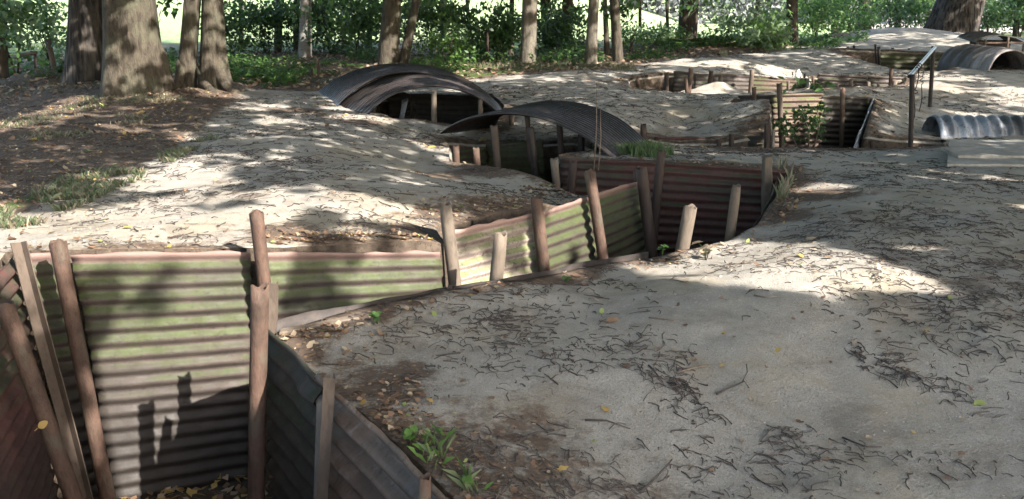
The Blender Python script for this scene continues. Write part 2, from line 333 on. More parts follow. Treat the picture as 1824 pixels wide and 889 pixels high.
M['bark'] = bark_mat('smooth_grey_brown_bark', (.018, .015, .012), (.070, .058, .043), 17, 5.0, 1.0, .05, spot=(.075, .075, .05))
M['furrow'] = bark_mat('deeply_furrowed_bark', (.02, .017, .015), (.085, .072, .06), 16, 2.2, 1.0, .06, furrow=True)
M['barkdark'] = bark_mat('dark_bark', (.025, .02, .016), (.07, .055, .042), 12, 2, 1, .03)
M['barkpale'] = bark_mat('pale_bark', (.045, .04, .032), (.12, .105, .083), 14, 4.5, 1.0, .03, spot=(.10, .08, .06))
M['birch'] = bark_mat('grey_birch_bark', (.07, .068, .062), (.19, .185, .17), 4, 24, .6, .01, spot=(.20, .15, .12))
M['twig'] = simple_mat('dead_twig', (.03, .024, .021), (.075, .06, .052), 20, rough=.9)
M['stick'] = simple_mat('dead_stick', (.10, .075, .055), (.17, .13, .10), 20, rough=.9)
M['stone'] = simple_mat('pebble', (.20, .195, .19), (.36, .33, .29), 20, rough=.85)
M['lf_dark'] = leaf_mat('dark_leaf', (.016, .034, .012), (.045, .085, .026), .3)
M['lf_mid'] = leaf_mat('mid_green_leaf', (.03, .065, .02), (.075, .14, .04), .4)
M['lf_pale'] = leaf_mat('pale_green_leaf', (.08, .12, .06), (.15, .21, .11), .4)
M['lf_light'] = leaf_mat('bright_green_leaf', (.045, .095, .02), (.10, .175, .045), .4)
M['grass'] = leaf_mat('grass_blade', (.045, .065, .03), (.12, .145, .075), .3)
M['straw'] = leaf_mat('dry_grass_blade', (.09, .075, .05), (.23, .19, .13), .3)
M['dl_brown'] = leaf_mat('dead_brown_leaf', (.08, .045, .028), (.20, .125, .078), .15, .7)
M['dl_tan'] = leaf_mat('dead_tan_leaf', (.20, .15, .10), (.34, .27, .19), .2, .7)
M['dl_yellow'] = leaf_mat('fallen_yellow_leaf', (.26, .16, .045), (.38, .28, .10), .25, .6)
M['dl_green'] = leaf_mat('fallen_green_leaf', (.16, .20, .06), (.30, .33, .12), .25, .6)
M['hedge'] = leaf_mat('hazy_hedge_leaf', (.085, .095, .095), (.15, .155, .16), .2)  # grey haze of the distance is put into the leaf colour

# ------------------------------------------------------------------ the ground sheet
def spaced(segs):
    out = [segs[0][0]]
    for a, b, s0, s1 in segs:
        x = a; n = max(2, int(round((b-a)/((s0+s1)/2)))); st = np.linspace(s0, s1, n); st *= (b-a)/st.sum()
        out += list(a+np.cumsum(st))
    return np.array(out)
ys = np.concatenate([np.array([-60, -30, -12, -6, -2, 0, 1.0, 1.6, 2.0]), spaced([(2.2, 9.6, .032, .038), (9.6, 14.5, .042, .055), (14.5, 22, .06, .11), (22, 36, .15, .5), (36, 100, 1, 5), (100, 700, 10, 50)])])
xh = spaced([(0, 3.3, .034, .036), (3.3, 6.5, .04, .055), (6.5, 14, .06, .22), (14, 60, .4, 4), (60, 500, 8, 50)])
xs = np.concatenate([-xh[::-1], xh[1:]])
GX, GY = np.meshgrid(xs, ys); gx = GX.ravel().copy(); gy = GY.ravel().copy()
cellx = np.gradient(xs)[None, :].repeat(len(ys), 0).ravel(); celly = np.gradient(ys)[:, None].repeat(len(xs), 1).ravel()
near = (gy > 1.5) & (gy < 23) & (np.abs(gx) < 14)
sd = np.full(gx.shape, 1e9); nx = gx.copy(); ny = gy.copy(); fl = np.zeros(gx.shape)
a_, b_, c_, d_ = trench(gx[near], gy[near]); sd[near] = a_; nx[near] = b_; ny[near] = c_; fl[near] = d_
snap = np.abs(sd) < .72*np.maximum(cellx, celly)
gx = np.where(snap, nx, gx); gy = np.where(snap, ny, gy)
HEXACT = H
HG = HEXACT(GX, GY)
def H(x, y):
    x = np.atleast_1d(np.asarray(x, float)); y = np.atleast_1d(np.asarray(y, float)); x, y = np.broadcast_arrays(x, y)
    i = np.clip(np.searchsorted(xs, x)-1, 0, len(xs)-2); j = np.clip(np.searchsorted(ys, y)-1, 0, len(ys)-2)
    fx = np.clip((x-xs[i])/(xs[i+1]-xs[i]), 0, 1); fy = np.clip((y-ys[j])/(ys[j+1]-ys[j]), 0, 1)
    return (HG[j, i]*(1-fx)+HG[j, i+1]*fx)*(1-fy)+(HG[j+1, i]*(1-fx)+HG[j+1, i+1]*fx)*fy
gz = H(gx, gy)
inn = (sd < 0) & ~snap
gz = np.where(inn, fl+.05*fbm(gx*2, gy*2, 5)+.02*fbm(gx*9, gy*9, 6, 2), gz)
# masks: litter, green, field
ax_, ay_ = gx/np.maximum(gy, .5), gy
def sdw(pxy, x, y): return sdist(np.array([[q[0], q[1]] for q in pxy]), x, y)[0]
woods_l = [G(-400,430,.2), G(0,405,.2), G(150,350,.2), G(300,275,.25), G(390,200,.3), G(430,172,.3), G(440,160,.3), (-20, 30), (-30, 10)]
d1 = sdw(woods_l, gx, gy)
woods_b = [(-60, 15.6), G(440,160,.3), G(560,162,.25), G(700,150,.3), G(870,140,.32), G(1000,128,.36), G(1180,118,.36), G(1270,106,.4), G(1400,92,.42), G(1580,54,.75), (60, 29), (90, 45), (-90, 45)]
d2 = sdw(woods_b, gx, gy)
lit_m = np.clip(.5-d1/.5, 0, 1)*.95
lit_m = np.maximum(lit_m, np.clip(.5-d2/1.0, 0, 1)*.95)
lit_m = np.maximum(lit_m, np.where((sd > -.1) & (sd < .7), np.clip(1.05-np.abs(sd)/.45, 0, 1)*(.62+.55*fbm(gx*1.1, gy*1.1, 21, 2)), 0))
lit_m = np.maximum(lit_m, .45*np.clip(fbm(gx*.8+3, gy*.8, 23, 3)*2.2, 0, 1))
for (bx_, by_, rr_, k_) in ((-.05, 3.1, .75, .62), (-.55, 3.75, .45, .7), (.5, 2.8, .5, .5), (3.6, 7.3, 1.0, .25), (2.4, 7.6, .5, .8), *[(G(u_, v_, .25).x, G(u_, v_, .25).y, r_, .85) for (u_, v_, r_) in ((500,428,.28),(600,434,.3),(700,436,.3),(740,415,.3),(800,385,.35),(880,365,.4),(960,345,.35),(1020,340,.3),(860,275,.5),(780,290,.35),(1340,225,.6),(1370,205,.5),(1400,345,.3),(520,195,.5),(640,215,.4))]):
    lit_m = np.maximum(lit_m, k_*np.exp(-(((gx-bx_)**2+(gy-by_)**2)/rr_**2)))
pb = P(1270,92,24.5); lit_m = np.maximum(lit_m, .9*np.exp(-((gx-pb.x)/2.6)**2-((gy-pb.y)/1.4)**2))
lit_m = np.where(sd < -.01, .75, lit_m)
grn = np.where((d2 < -.5) & (gy > 16), .55+.4*fbm(gx*.35, gy*.35, 31, 3), 0)*(1-np.exp(-((gx-pb.x)/2.6)**2-((gy-pb.y)/1.4)**2))
grn = np.maximum(grn, np.clip(.7-np.abs(d1+.28)/.5, 0, 1)*np.clip((9.5-gy)/2, 0, 1))
fld = np.clip((gy-33-2*fbm(gx*.1, gy*0, 8, 2))/2, 0, 1)
fld = np.where((gx > 0) & (gx/np.maximum(gy, 1) > .32), 0, fld)
colr = np.stack([lit_m, grn, fld, np.ones_like(fld)], -1).astype(np.float32)
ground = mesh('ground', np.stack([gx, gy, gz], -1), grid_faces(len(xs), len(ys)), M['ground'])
ca = ground.data.color_attributes.new('soil', 'FLOAT_COLOR', 'POINT'); ca.data.foreach_set('color', colr.ravel())
tag(ground, 'packed sandy ground cut by winding trenches', kind='structure')

for k, (pg, fz) in enumerate(TR):
    if pg is T_MAIN: continue
    n_ = len(pg); ring = []
    for i in range(n_):
        a_, b_ = pg[i], pg[(i+1) % n_]; L_ = np.linalg.norm(b_-a_); m_ = max(2, int(L_/.05))
        for j in range(m_): ring.append(a_+(b_-a_)*j/m_)
    ring = np.array(ring); c_ = pg.mean(0); tg = np.roll(ring, -1, 0)-np.roll(ring, 1, 0); tg /= np.linalg.norm(tg, axis=1, keepdims=True)+1e-9
    nn_ = np.stack([-tg[:, 1], tg[:, 0]], -1); tst = sdist(pg, ring[:, 0]+nn_[:, 0]*.02, ring[:, 1]+nn_[:, 1]*.02)[0]; nn_ = np.where((tst < 0)[:, None], nn_, -nn_)
    zt = H(ring[:, 0], ring[:, 1]); rows = []; ins = .075 if pg is not T_SIX else .11
    for r_ in range(9):
        t_ = r_/8; wob = .022*fbm(ring[:, 0]*6+t_*3, ring[:, 1]*6+t_*5, 44, 3)
        q_ = ring+nn_*(ins*t_**.5+wob*min(1, t_*4)+ (-.03 if r_ == 0 else 0))[:, None]; rows.append(np.stack([q_[:, 0], q_[:, 1], zt-.004+(fz-.05-zt)*t_**1.3], -1))
    V_ = np.concatenate(rows); F_ = grid_faces(len(ring), 9, True)
    okp = (trench(ring[:, 0], ring[:, 1])[0] > -.03); ii = F_[:, 0] % len(ring); F_ = F_[okp[ii] & okp[(ii+1) % len(ring)]]
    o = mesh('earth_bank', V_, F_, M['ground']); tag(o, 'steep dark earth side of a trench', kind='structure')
# ------------------------------------------------------------------ sheets, arches, posts
def V3(p): return np.array([p[0], p[1], p[2]])
def sheet(name, label, tl, tr, bl, br, mat, pitch=.076, amp=.010, warp_=.012, seed=0, cat='corrugated sheet', group='corrugated iron sheets lining the trenches', vertical=False, res=8, thick=.003, edge=.008, dent=None):
    tl, tr, bl, br = [V3(q) if isinstance(q, Vector) else V3(P(*q)) for q in (tl, tr, bl, br)]
    W = (np.linalg.norm(tr-tl)+np.linalg.norm(br-bl))/2; Hh = (np.linalg.norm(bl-tl)+np.linalg.norm(br-tr))/2
    waves = (W if vertical else Hh)/pitch
    nu = int(np.clip(W/.045, 8, 60)); nv = int(np.clip(Hh/.06, 6, 40))
    if vertical: nu = int(waves*res)+1
    else: nv = int(waves*res)+1
    s, t = np.meshgrid(np.linspace(0, 1, nu), np.linspace(0, 1, nv))
    p = ((1-s)*(1-t))[..., None]*tl+(s*(1-t))[..., None]*tr+((1-s)*t)[..., None]*bl+(s*t)[..., None]*br
    nrm = np.cross(tr-tl, bl-tl); nrm /= np.linalg.norm(nrm); 
    if nrm[1] > 0: nrm = -nrm
    ph = (s if vertical else t)*waves*2*PI+.6
    d = amp*np.sin(ph)+warp_*fbm(s*W*2+seed*7, t*Hh*2+seed*3, seed, 3)*2
    if dent:
        for (ds, dt, dr, da) in dent: d = d+da*np.exp(-(((s-ds)*W)**2+((t-dt)*Hh)**2)/dr**2)
    p = p+d[..., None]*nrm
    e = np.where(t < .001, fbm(s*W*9+seed, s*0+seed, 3, 3)*edge*1.6, 0); p[..., 2] += e
    e2 = np.where((s < .001) | (s > .999), fbm(t*Hh*9+seed, t*0, 5, 3)*edge*2, 0); xdir = (tr-tl)/np.linalg.norm(tr-tl); p = p+e2[..., None]*xdir
    base = (bl+br)/2
    uv = np.stack([(s*W).ravel(), (t*Hh).ravel()], -1)
    o = mesh(name, p.reshape(-1, 3), grid_faces(nu, nv), mat, loc=base, uv=uv)
    so = o.modifiers.new('thickness', 'SOLIDIFY'); so.thickness = thick; so.offset = 0
    if label: tag(o, label, cat, group)
    return o

def arch(name, label, FL, FR, BL, BR, rf, rb, mat, pitch=.076, amp=.012, along=True, nw=None, cat='curved iron sheet', group='curved iron shelter sheets', expo=1.0, thick=.004, seed=0, semi=False):
    """curved sheet; ridges run along the curve (along=True)"""
    FL, FR, BL, BR = map(V3, (FL, FR, BL, BR))
    L = (np.linalg.norm(BL-FL)+np.linalg.norm(BR-FR))/2; W = (np.linalg.norm(FR-FL)+np.linalg.norm(BR-BL))/2
    waves = nw or L/pitch; nv = int(waves*10)+1; nu = 48
    s, t = np.meshgrid(np.linspace(0, 1, nu), np.linspace(0, 1, nv))
    ang = PI*s; sx = .5-.5*np.cos(ang)*(abs(np.cos(ang))**(expo-1)); prof = np.sin(ang)**.92
    if semi: sx = .9*sx+.1*s
    else: sx = .25*sx+.75*s; prof = 4*s*(1-s)*.3+.7*np.sin(ang)**.9
    rise = rf*(1-t)+rb*t
    hh = prof*rise+amp*np.sin(t*waves*2*PI)*np.clip(prof*1.5+.2, 0, 1)+.012*fbm(s*4+seed, t*3, seed, 2)
    p = ((1-sx)*(1-t))[..., None]*FL+(sx*(1-t))[..., None]*FR+((1-sx)*t)[..., None]*BL+(sx*t)[..., None]*BR
    p[..., 2] += hh
    # edges wobble slightly
    ax = (BL-FL)/np.linalg.norm(BL-FL); wob = np.where(t < .001, -.02*fbm(s*7+seed, s*0, 2, 3), 0); p = p+wob[..., None]*ax
    base = (FL+FR+BL+BR)/4
    uv = np.stack([(s*W*1.1).ravel(), (t*L).ravel()], -1)
    o = mesh(name, p.reshape(-1, 3), grid_faces(nu, nv), mat, loc=base, uv=uv)
    so = o.modifiers.new('thickness', 'SOLIDIFY'); so.thickness = thick; so.offset = 0
    if label: tag(o, label, cat, group)
    return o

def orient(o, base, top):
    d = Vector(top)-Vector(base); o.location = base; o.rotation_mode = 'QUATERNION'; o.rotation_quaternion = d.to_track_quat('Z', 'Y')
def tube_mesh(L, r, seed=0, crimp=.25, nseg=18):
    rr = random.Random(seed); nz = max(6, int(L/.08)); V = []; ph = rr.uniform(0, 6)
    def ring(z, rad, k):
        out = []
        for i in range(nseg):
            a = 2*PI*i/nseg; q = 1+crimp*k*(.5*math.cos(2*(a-ph))-.12)+.03*math.sin(3*a+seed)*k; q *= 1+.012*math.sin(z*9+seed+a)
            out.append((rad*q*math.cos(a), rad*q*math.sin(a), z+k*r*.22*math.sin(a*2+ph)+k*r*.12*math.sin(5*a+seed)))
        return out
    zs = list(np.linspace(0, L, nz))
    for z in zs: V += ring(z, r, max(0, 1-(L-z)/.10))
    V += ring(L, r*.80, 1.0); V += ring(L-.06, r*.76, .5); V += ring(L-.16, r*.72, .2)
    n = nz+3; F = grid_faces(nseg, n, True).tolist(); F.append(list(range((n-1)*nseg, n*nseg)))
    return V, F
def angle_mesh(L, wdt, th=.006, hole=True, seed=0):
    rr = random.Random(seed); a, b = wdt, wdt*.8; prof = [(0, 0), (a, 0), (a, th), (th, th), (th, b), (0, b)]
    nz = max(4, int(L/.12)); V = []
    for k in range(nz):
        z = L*k/(nz-1)
        for i, (x, y) in enumerate(prof):
            zz = z+(rr.uniform(-.006, .006) if k == nz-1 else 0)
            V.append((x-a/2+.003*math.sin(z*5+seed), y-b*.3, zz))
    F = grid_faces(6, nz, True).tolist(); F.append([5, 4, 3, 2, 1, 0]); q = (nz-1)*6; F.append([q+i for i in range(6)])
    return V, F
def wood_mesh(L, wdt, dep=None, seed=0):
    rr = random.Random(seed); dep = dep or wdt*.8; nz = max(4, int(L/.1)); V = []
    ch = .15
    prof = [(-.5, -.5+ch), (-.5+ch, -.5), (.5-ch, -.5), (.5, -.5+ch), (.5, .5-ch), (.5-ch, .5), (-.5+ch, .5), (-.5, .5-ch)]
    for k in range(nz):
        z = L*k/(nz-1)
        for i, (x, y) in enumerate(prof):
            j = rr.uniform(-.04, .04); e = rr.uniform(-.012, .008) if k == nz-1 else 0
            V.append(((x+j)*wdt, (y+j)*dep, z+e))
    F = grid_faces(8, nz, True).tolist(); q = (nz-1)*8; F.append([q+i for i in range(8)]); F.append(list(range(7, -1, -1)))
    return V, F
pid = [0]
def post(kind, tu, tv, bu, bv, Y, wpx, label, mat=None, Yb=None, extend=.35, name=None, group='posts driven in beside the trench walls', rotz=0, cat='post'):
    pid[0] += 1; Yb = Yb or Y
    top = P(tu, tv, Y); bot = P(bu, bv, Yb); d = (bot-top).normalized(); bot = bot+d*extend
    L = (top-bot).length; wd = wpx*Y/FPX/1.0
    if kind == 'tube': V, F = tube_mesh(L, wd/2, pid[0]); nm = 'iron_pipe_post'
    elif kind == 'angle': V, F = angle_mesh(L, wd, seed=pid[0]); nm = 'angle_iron_post'
    else: V, F = wood_mesh(L, wd, seed=pid[0]); nm = 'wooden_post'
    m = M[mat or {'tube': 'post', 'angle': 'angle', 'wood': 'wood'}[kind]]
    o = mesh(name or nm, V, F, m, smooth=(kind == 'tube')); orient(o, bot, top)
    if rotz: o.rotation_quaternion = o.rotation_quaternion @ Matrix.Rotation(rotz, 3, 'Z').to_quaternion()
    return tag(o, label, cat, group)

# --- near trench revetment
W0 = G(480,592,.14)+Vector((-.02,0,0)); W2 = G(860,945,.1)+Vector((-.03,0,0)); W1 = W0.lerp(W2, .36)
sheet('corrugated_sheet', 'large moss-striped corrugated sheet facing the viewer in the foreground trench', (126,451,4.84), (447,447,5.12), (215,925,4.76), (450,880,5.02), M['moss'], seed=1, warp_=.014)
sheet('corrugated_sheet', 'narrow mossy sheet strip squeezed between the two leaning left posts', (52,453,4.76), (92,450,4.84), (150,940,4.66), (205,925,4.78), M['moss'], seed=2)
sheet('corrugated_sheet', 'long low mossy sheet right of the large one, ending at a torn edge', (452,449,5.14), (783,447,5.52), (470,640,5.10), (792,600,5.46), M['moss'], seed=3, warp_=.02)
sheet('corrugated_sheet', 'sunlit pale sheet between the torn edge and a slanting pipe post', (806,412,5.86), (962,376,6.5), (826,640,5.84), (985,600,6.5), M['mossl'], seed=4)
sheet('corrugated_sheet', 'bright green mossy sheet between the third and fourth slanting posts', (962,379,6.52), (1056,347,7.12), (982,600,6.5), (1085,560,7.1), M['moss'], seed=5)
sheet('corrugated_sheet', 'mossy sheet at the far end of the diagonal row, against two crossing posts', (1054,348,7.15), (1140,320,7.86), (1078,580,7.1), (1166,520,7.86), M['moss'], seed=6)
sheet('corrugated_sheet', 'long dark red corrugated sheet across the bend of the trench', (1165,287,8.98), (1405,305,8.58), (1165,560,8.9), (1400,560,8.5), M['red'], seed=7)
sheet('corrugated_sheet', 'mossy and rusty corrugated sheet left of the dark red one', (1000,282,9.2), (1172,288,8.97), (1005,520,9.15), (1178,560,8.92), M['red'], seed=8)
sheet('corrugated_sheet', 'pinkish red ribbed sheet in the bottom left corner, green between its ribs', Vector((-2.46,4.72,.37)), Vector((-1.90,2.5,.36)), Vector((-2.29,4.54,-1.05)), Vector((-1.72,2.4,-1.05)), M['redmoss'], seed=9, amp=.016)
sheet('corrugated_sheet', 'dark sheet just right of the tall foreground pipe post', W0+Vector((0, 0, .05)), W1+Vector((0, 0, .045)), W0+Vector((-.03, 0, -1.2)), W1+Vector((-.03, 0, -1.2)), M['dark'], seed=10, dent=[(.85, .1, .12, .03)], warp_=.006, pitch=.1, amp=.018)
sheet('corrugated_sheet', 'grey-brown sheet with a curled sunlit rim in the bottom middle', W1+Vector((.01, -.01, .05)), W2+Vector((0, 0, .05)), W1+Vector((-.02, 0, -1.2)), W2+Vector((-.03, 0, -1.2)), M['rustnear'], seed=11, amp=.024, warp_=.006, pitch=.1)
# near lip plates of the diagonal trench
def lipstrip(label, pts_, h, mat, name='iron_edge_plate', lift=.012, lean=.0, back=.03, seed=0):
    q = [G(*a) for a in pts_]; V = []; rows = 5; xs_ = []
    for i in range(len(q)-1):
        for k in range(10):
            f = k/10; xs_.append(q[i].lerp(q[i+1], f))
    xs_.append(q[-1]); n = len(xs_)
    dx = (xs_[-1]-xs_[0]); dx.z = 0; dx.normalize(); nn = Vector((-dx.y, dx.x, 0))
    for r_ in range(rows):
        for i, p in enumerate(xs_):
            t = r_/(rows-1); g = Hs(p.x, p.y) if r_ == 0 else 0
            wob = .012*float(fbm(np.array([i*.23+seed]), np.array([seed*1.7]), 4, 3)[0])
            V.append((p.x+nn.x*(back+lean*(1-t)+wob), p.y+nn.y*(back+lean*(1-t)+wob), p.z+lift+wob*.9-h*t))
    uv = [(i*.1, r_*h/4) for r_ in range(rows) for i in range(n)]
    base = np.array(V).mean(0)
    o = mesh(name, V, grid_faces(n, rows), mat, loc=base, uv=uv); so = o.modifiers.new('thickness', 'SOLIDIFY'); so.thickness = .006
    tag(o, label, 'edge plate', 'iron plates edging the near side of the trench'); return o
lipstrip('dark iron edge plate running left of the torn-edge post along the near lip', [(488,578,.16),(640,549,.155),(800,516,.135),(812,514,.135)], .5, M['iron'], seed=1)
lipstrip('dark iron edge plate on the near lip below the slanting posts', [(812,514,.135),(990,485,.08),(1160,452,.035)], .5, M['iron'], seed=4)
sheet('broken_iron_plate', 'torn dark plate sticking out of the soil behind the torn-edge post', (728,400,5.9), (778,412,5.72), (760,418,5.72), (792,436,5.6), M['dark'], amp=0.002, warp_=.01, cat='broken plate', group=None, seed=20)
# pale plank under the edge plate near the corner
def box(name, p0, ux, uy, uz, mat, label=None, cat=None, group=None, parent=None, jit=.004, seed=0):
    rr = random.Random(seed); V = []
    p0, ux, uy, uz = map(lambda a: np.array(a, float), (p0, ux, uy, uz)); n = 6; 
    for k in range(n):
        for (a, b) in ((0, 0), (1, 0), (1, 1), (0, 1)):
            V.append(p0+ux*k/(n-1)+uy*a+uz*b+np.array([rr.uniform(-jit, jit) for _ in range(3)]))
    F = grid_faces(4, n, True).tolist(); F.append([3, 2, 1, 0]); q = (n-1)*4; F.append([q, q+1, q+2, q+3])
    base = np.array(V).mean(0); o = mesh(name, V, F, mat, loc=base, smooth=False, parent=parent)
    be = o.modifiers.new('bevel', 'BEVEL'); be.width = .006; be.segments = 2
    if label: tag(o, label, cat, group)
    return o
a = G(496,588,.14); b = G(640,560,.14)
box('wooden_plank', (a.x, a.y, .06), (b.x-a.x, b.y-a.y, .0), (.012, -.05, 0), (0, 0, .085), M['postpale'], 'sunlit pale plank under the edge plate beside the tall pipe post', 'plank')
# end wall of the trench (seen edge-on) and its pale rim
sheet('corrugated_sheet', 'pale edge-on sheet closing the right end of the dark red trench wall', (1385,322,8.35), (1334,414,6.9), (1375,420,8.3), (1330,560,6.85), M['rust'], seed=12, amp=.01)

# --- near posts
post('angle',31,432,150,889,4.62,22,'flat-topped leaning iron post at the far left of the large mossy sheet', Yb=4.5)
post('tube',102,430,192,889,4.66,29,'leaning pipe post overlapping the left edge of the large mossy sheet', Yb=4.6)
post('tube',8,540,132,889,3.98,33,'leaning pipe post in front at the left picture edge, beside the red sheet', Yb=3.9)
post('tube',456,378,482,600,5.02,25,'sunlit pipe post with a crumpled top behind the tall foreground post', extend=1.0)
post('angle',489,504,488,576,4.3,20,'short square brown post tucked behind the tall foreground pipe', extend=.4)
post('tube',463,510,456,889,4.04,33,'tall foreground pipe post at the corner of the trench', Yb=3.98)
post('angle',591,668,577,889,3.42,27,'flat drilled iron post on the curled-rim sheet', rotz=.2, extend=.4)
post('wood',571,712,565,889,3.50,17,'thin grey wooden stake left of the drilled flat post', extend=.4)
post('tube',757,850,756,900,2.70,26,'small rusty post top poking up at the bottom edge of the picture', extend=.5)
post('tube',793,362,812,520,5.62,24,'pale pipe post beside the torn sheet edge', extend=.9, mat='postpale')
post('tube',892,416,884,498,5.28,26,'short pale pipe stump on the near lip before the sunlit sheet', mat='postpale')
post('tube',955,352,970,487,6.36,23,'slanting pipe post between the sunlit sheet and the green one', extend=.8)
post('tube',1050,305,1076,470,6.95,20,'slanting pipe post, second from the end of the mossy row', extend=.8)
post('tube',1142,299,1160,445,7.62,21,'slanting dark pipe at the end of the mossy row', mat='postdark', extend=.6)
post('tube',1178,268,1163,432,8.5,16,'tall thin pipe leaning left across the dark red wall', mat='postdark', extend=.6)
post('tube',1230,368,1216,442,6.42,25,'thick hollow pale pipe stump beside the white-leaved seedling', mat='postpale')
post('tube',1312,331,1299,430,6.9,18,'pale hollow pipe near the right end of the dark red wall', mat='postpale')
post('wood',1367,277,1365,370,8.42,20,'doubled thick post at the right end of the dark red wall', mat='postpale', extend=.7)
post('tube',987,283,991,325,8.8,14,'pale pinkish stump at the left end of the rusty wall', mat='postpale')
post('tube',1021,287,1017,345,8.95,15,'dark stump against the mossy left part of the rusty wall', mat='postdark', extend=.6)
post('tube',1134,303,1136,330,7.9,12,'small dark stub behind the end of the mossy row', mat='postdark')
# --- posts and sheets round the two curved shelters
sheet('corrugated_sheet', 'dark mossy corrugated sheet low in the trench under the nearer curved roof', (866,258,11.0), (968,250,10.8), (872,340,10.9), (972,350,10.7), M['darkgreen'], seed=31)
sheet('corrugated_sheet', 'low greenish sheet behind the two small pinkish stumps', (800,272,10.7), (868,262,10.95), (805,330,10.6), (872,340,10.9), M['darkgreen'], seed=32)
post('tube',812,260,813,290,9.75,12,'leftmost of the two small pinkish stumps on the trench lip', mat='post')
post('tube',848,264,850,293,9.5,12,'right one of the two small pinkish stumps on the trench lip', mat='post')
post('tube',880,224,888,310,10.2,13,'grey leaning post left of the dark charred one under the nearer roof', mat='angle')
post('tube',945,228,956,325,9.9,13,'black charred post in the middle under the nearer curved roof', mat='iron', extend=.5)
post('tube',939,207,941,232,10.6,9,'rust-red post top just under the rim of the nearer curved roof', mat='post')
post('tube',996,216,1001,292,10.4,11,'brown post holding up the middle of the nearer curved roof', mat='postdark')
post('tube',1036,230,1034,290,10.5,13,'black post under the right side of the nearer curved roof', mat='iron')
post('tube',910,204,912,235,12.2,10,'grey post far back under the nearer curved roof', mat='angle')
post('tube',1146,222,1147,248,11.6,12,'short dark stump right of the nearer curved roof', mat='postdark')
arch('curved_iron_roof', 'nearer curved corrugated roof with bluish sheen over the trench', P(783,240,10.9), P(1093,287,9.5), P(868,226,12.3), P(1150,250,10.9), .33, .37, M['arch'], seed=1, pitch=.09, amp=.019)
arch('curved_iron_roof', 'upper sheet of the large dark curved roof beyond the sand mound', P(600,192,13.4), P(882,205,13.2), P(548,183,15.2), P(893,190,14.6), .52, .60, M['arch'], seed=2, pitch=.115, amp=.022)
arch('curved_iron_roof', 'lower front sheet of the large dark curved roof, its rim over the black pit', P(655,203,12.45), P(893,206,12.35), P(600,196,13.5), P(897,196,13.5), .36, .50, M['arch'], seed=3, pitch=.115, amp=.022)
post('tube',773,162,773,220,12.4,10,'pale post standing in the black opening of the large curved roof', mat='postpale')
post('tube',856,177,856,215,12.4,9,'pale stump at the right foot of the large curved roof', mat='postpale')
for (u, lb) in ((733, 'thin dark rod inside the large shelter, left of the pair'), (741, 'thin dark rod inside the large shelter, right of the pair')):
    post('tube',u,175,u,212,13.6,3.5,lb, mat='iron', name='iron_rod', group='thin rods inside the large shelter', cat='rod')
sheet('leaning_board', 'blue-grey board leaning in the left of the large shelter opening', (716,178,13.7), (727,174,13.7), (708,225,13.6), (716,225,13.6), M['galv'], pitch=.5, amp=.003, cat='board', group=None, seed=36)
# dark sheet added behind the pit to keep the light out
sheet('corrugated_sheet', 'added dark sheet blocking light at the back of the pit under the large curved roof', (690,165,14.3), (892,172,14.3), (690,240,14.2), (892,240,14.2), M['dark'], seed=37)

# --- middle trench
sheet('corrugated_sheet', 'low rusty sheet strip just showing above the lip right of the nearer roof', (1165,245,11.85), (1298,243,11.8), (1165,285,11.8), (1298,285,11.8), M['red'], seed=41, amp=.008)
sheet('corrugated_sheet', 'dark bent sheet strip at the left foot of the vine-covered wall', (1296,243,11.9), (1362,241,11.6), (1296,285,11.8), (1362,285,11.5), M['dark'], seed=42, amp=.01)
post('wood',1280,247,1281,265,11.5,9,'short square stump before the low rusty strip', mat='postdark')
post('wood',1303,239,1303,266,11.5,10,'taller square stump where the low rusty strip ends', mat='postdark')
sheet('corrugated_sheet', 'rust-lit corrugated sheet with a leafy vine in front of it', (1376,168,13.0), (1466,166,13.15), (1376,285,12.9), (1462,285,13.1), M['rustl'], seed=43, amp=.018)
sheet('corrugated_sheet', 'upper end sheet running left of the vine-covered wall', (1316,170,13.4), (1378,168,13.05), (1320,215,13.4), (1378,215,13.0), M['rust'], seed=44, amp=.016)
sheet('corrugated_sheet', 'very dark sheet right of the vine, behind a reddish post', (1463,170,13.1), (1548,174,13.55), (1460,290,13.1), (1538,290,13.5), M['dark'], seed=45)
sheet('corrugated_sheet', 'pale edge-on sheet slanting down at the right of the very dark sheet', (1557,172,13.5), (1522,254,11.2), (1550,215,13.4), (1515,310,11.1), M['galv'], seed=46, amp=.01)
post('tube',1388,149,1391,222,12.8,9.5,'brown post standing above the left edge of the vine-covered wall', mat='angle')
post('tube',1343,156,1344,190,13.1,7.5,'thin brown post left of the vine-covered wall', mat='post')
post('tube',1501,157,1499,262,12.7,8.5,'reddish-brown post before the very dark sheet', mat='post')
post('wood',1367,220,1367,266,11.4,12,'broken post at the left foot of the vine', mat='postdark')
post('wood',1378,232,1377,262,11.35,6,'small yellow-green mossy stake at the foot of the vine', mat='wood')
sheet('corrugated_sheet', 'low dark strip below the chin-high bar frame', (1532,247,11.9), (1664,249,11.9), (1532,285,11.8), (1664,285,11.8), M['dark'], seed=47, amp=.008)
post('wood',1552,250,1552,266,11.6,7,'short dark stub on the low strip left of the bar frame', mat='postdark')
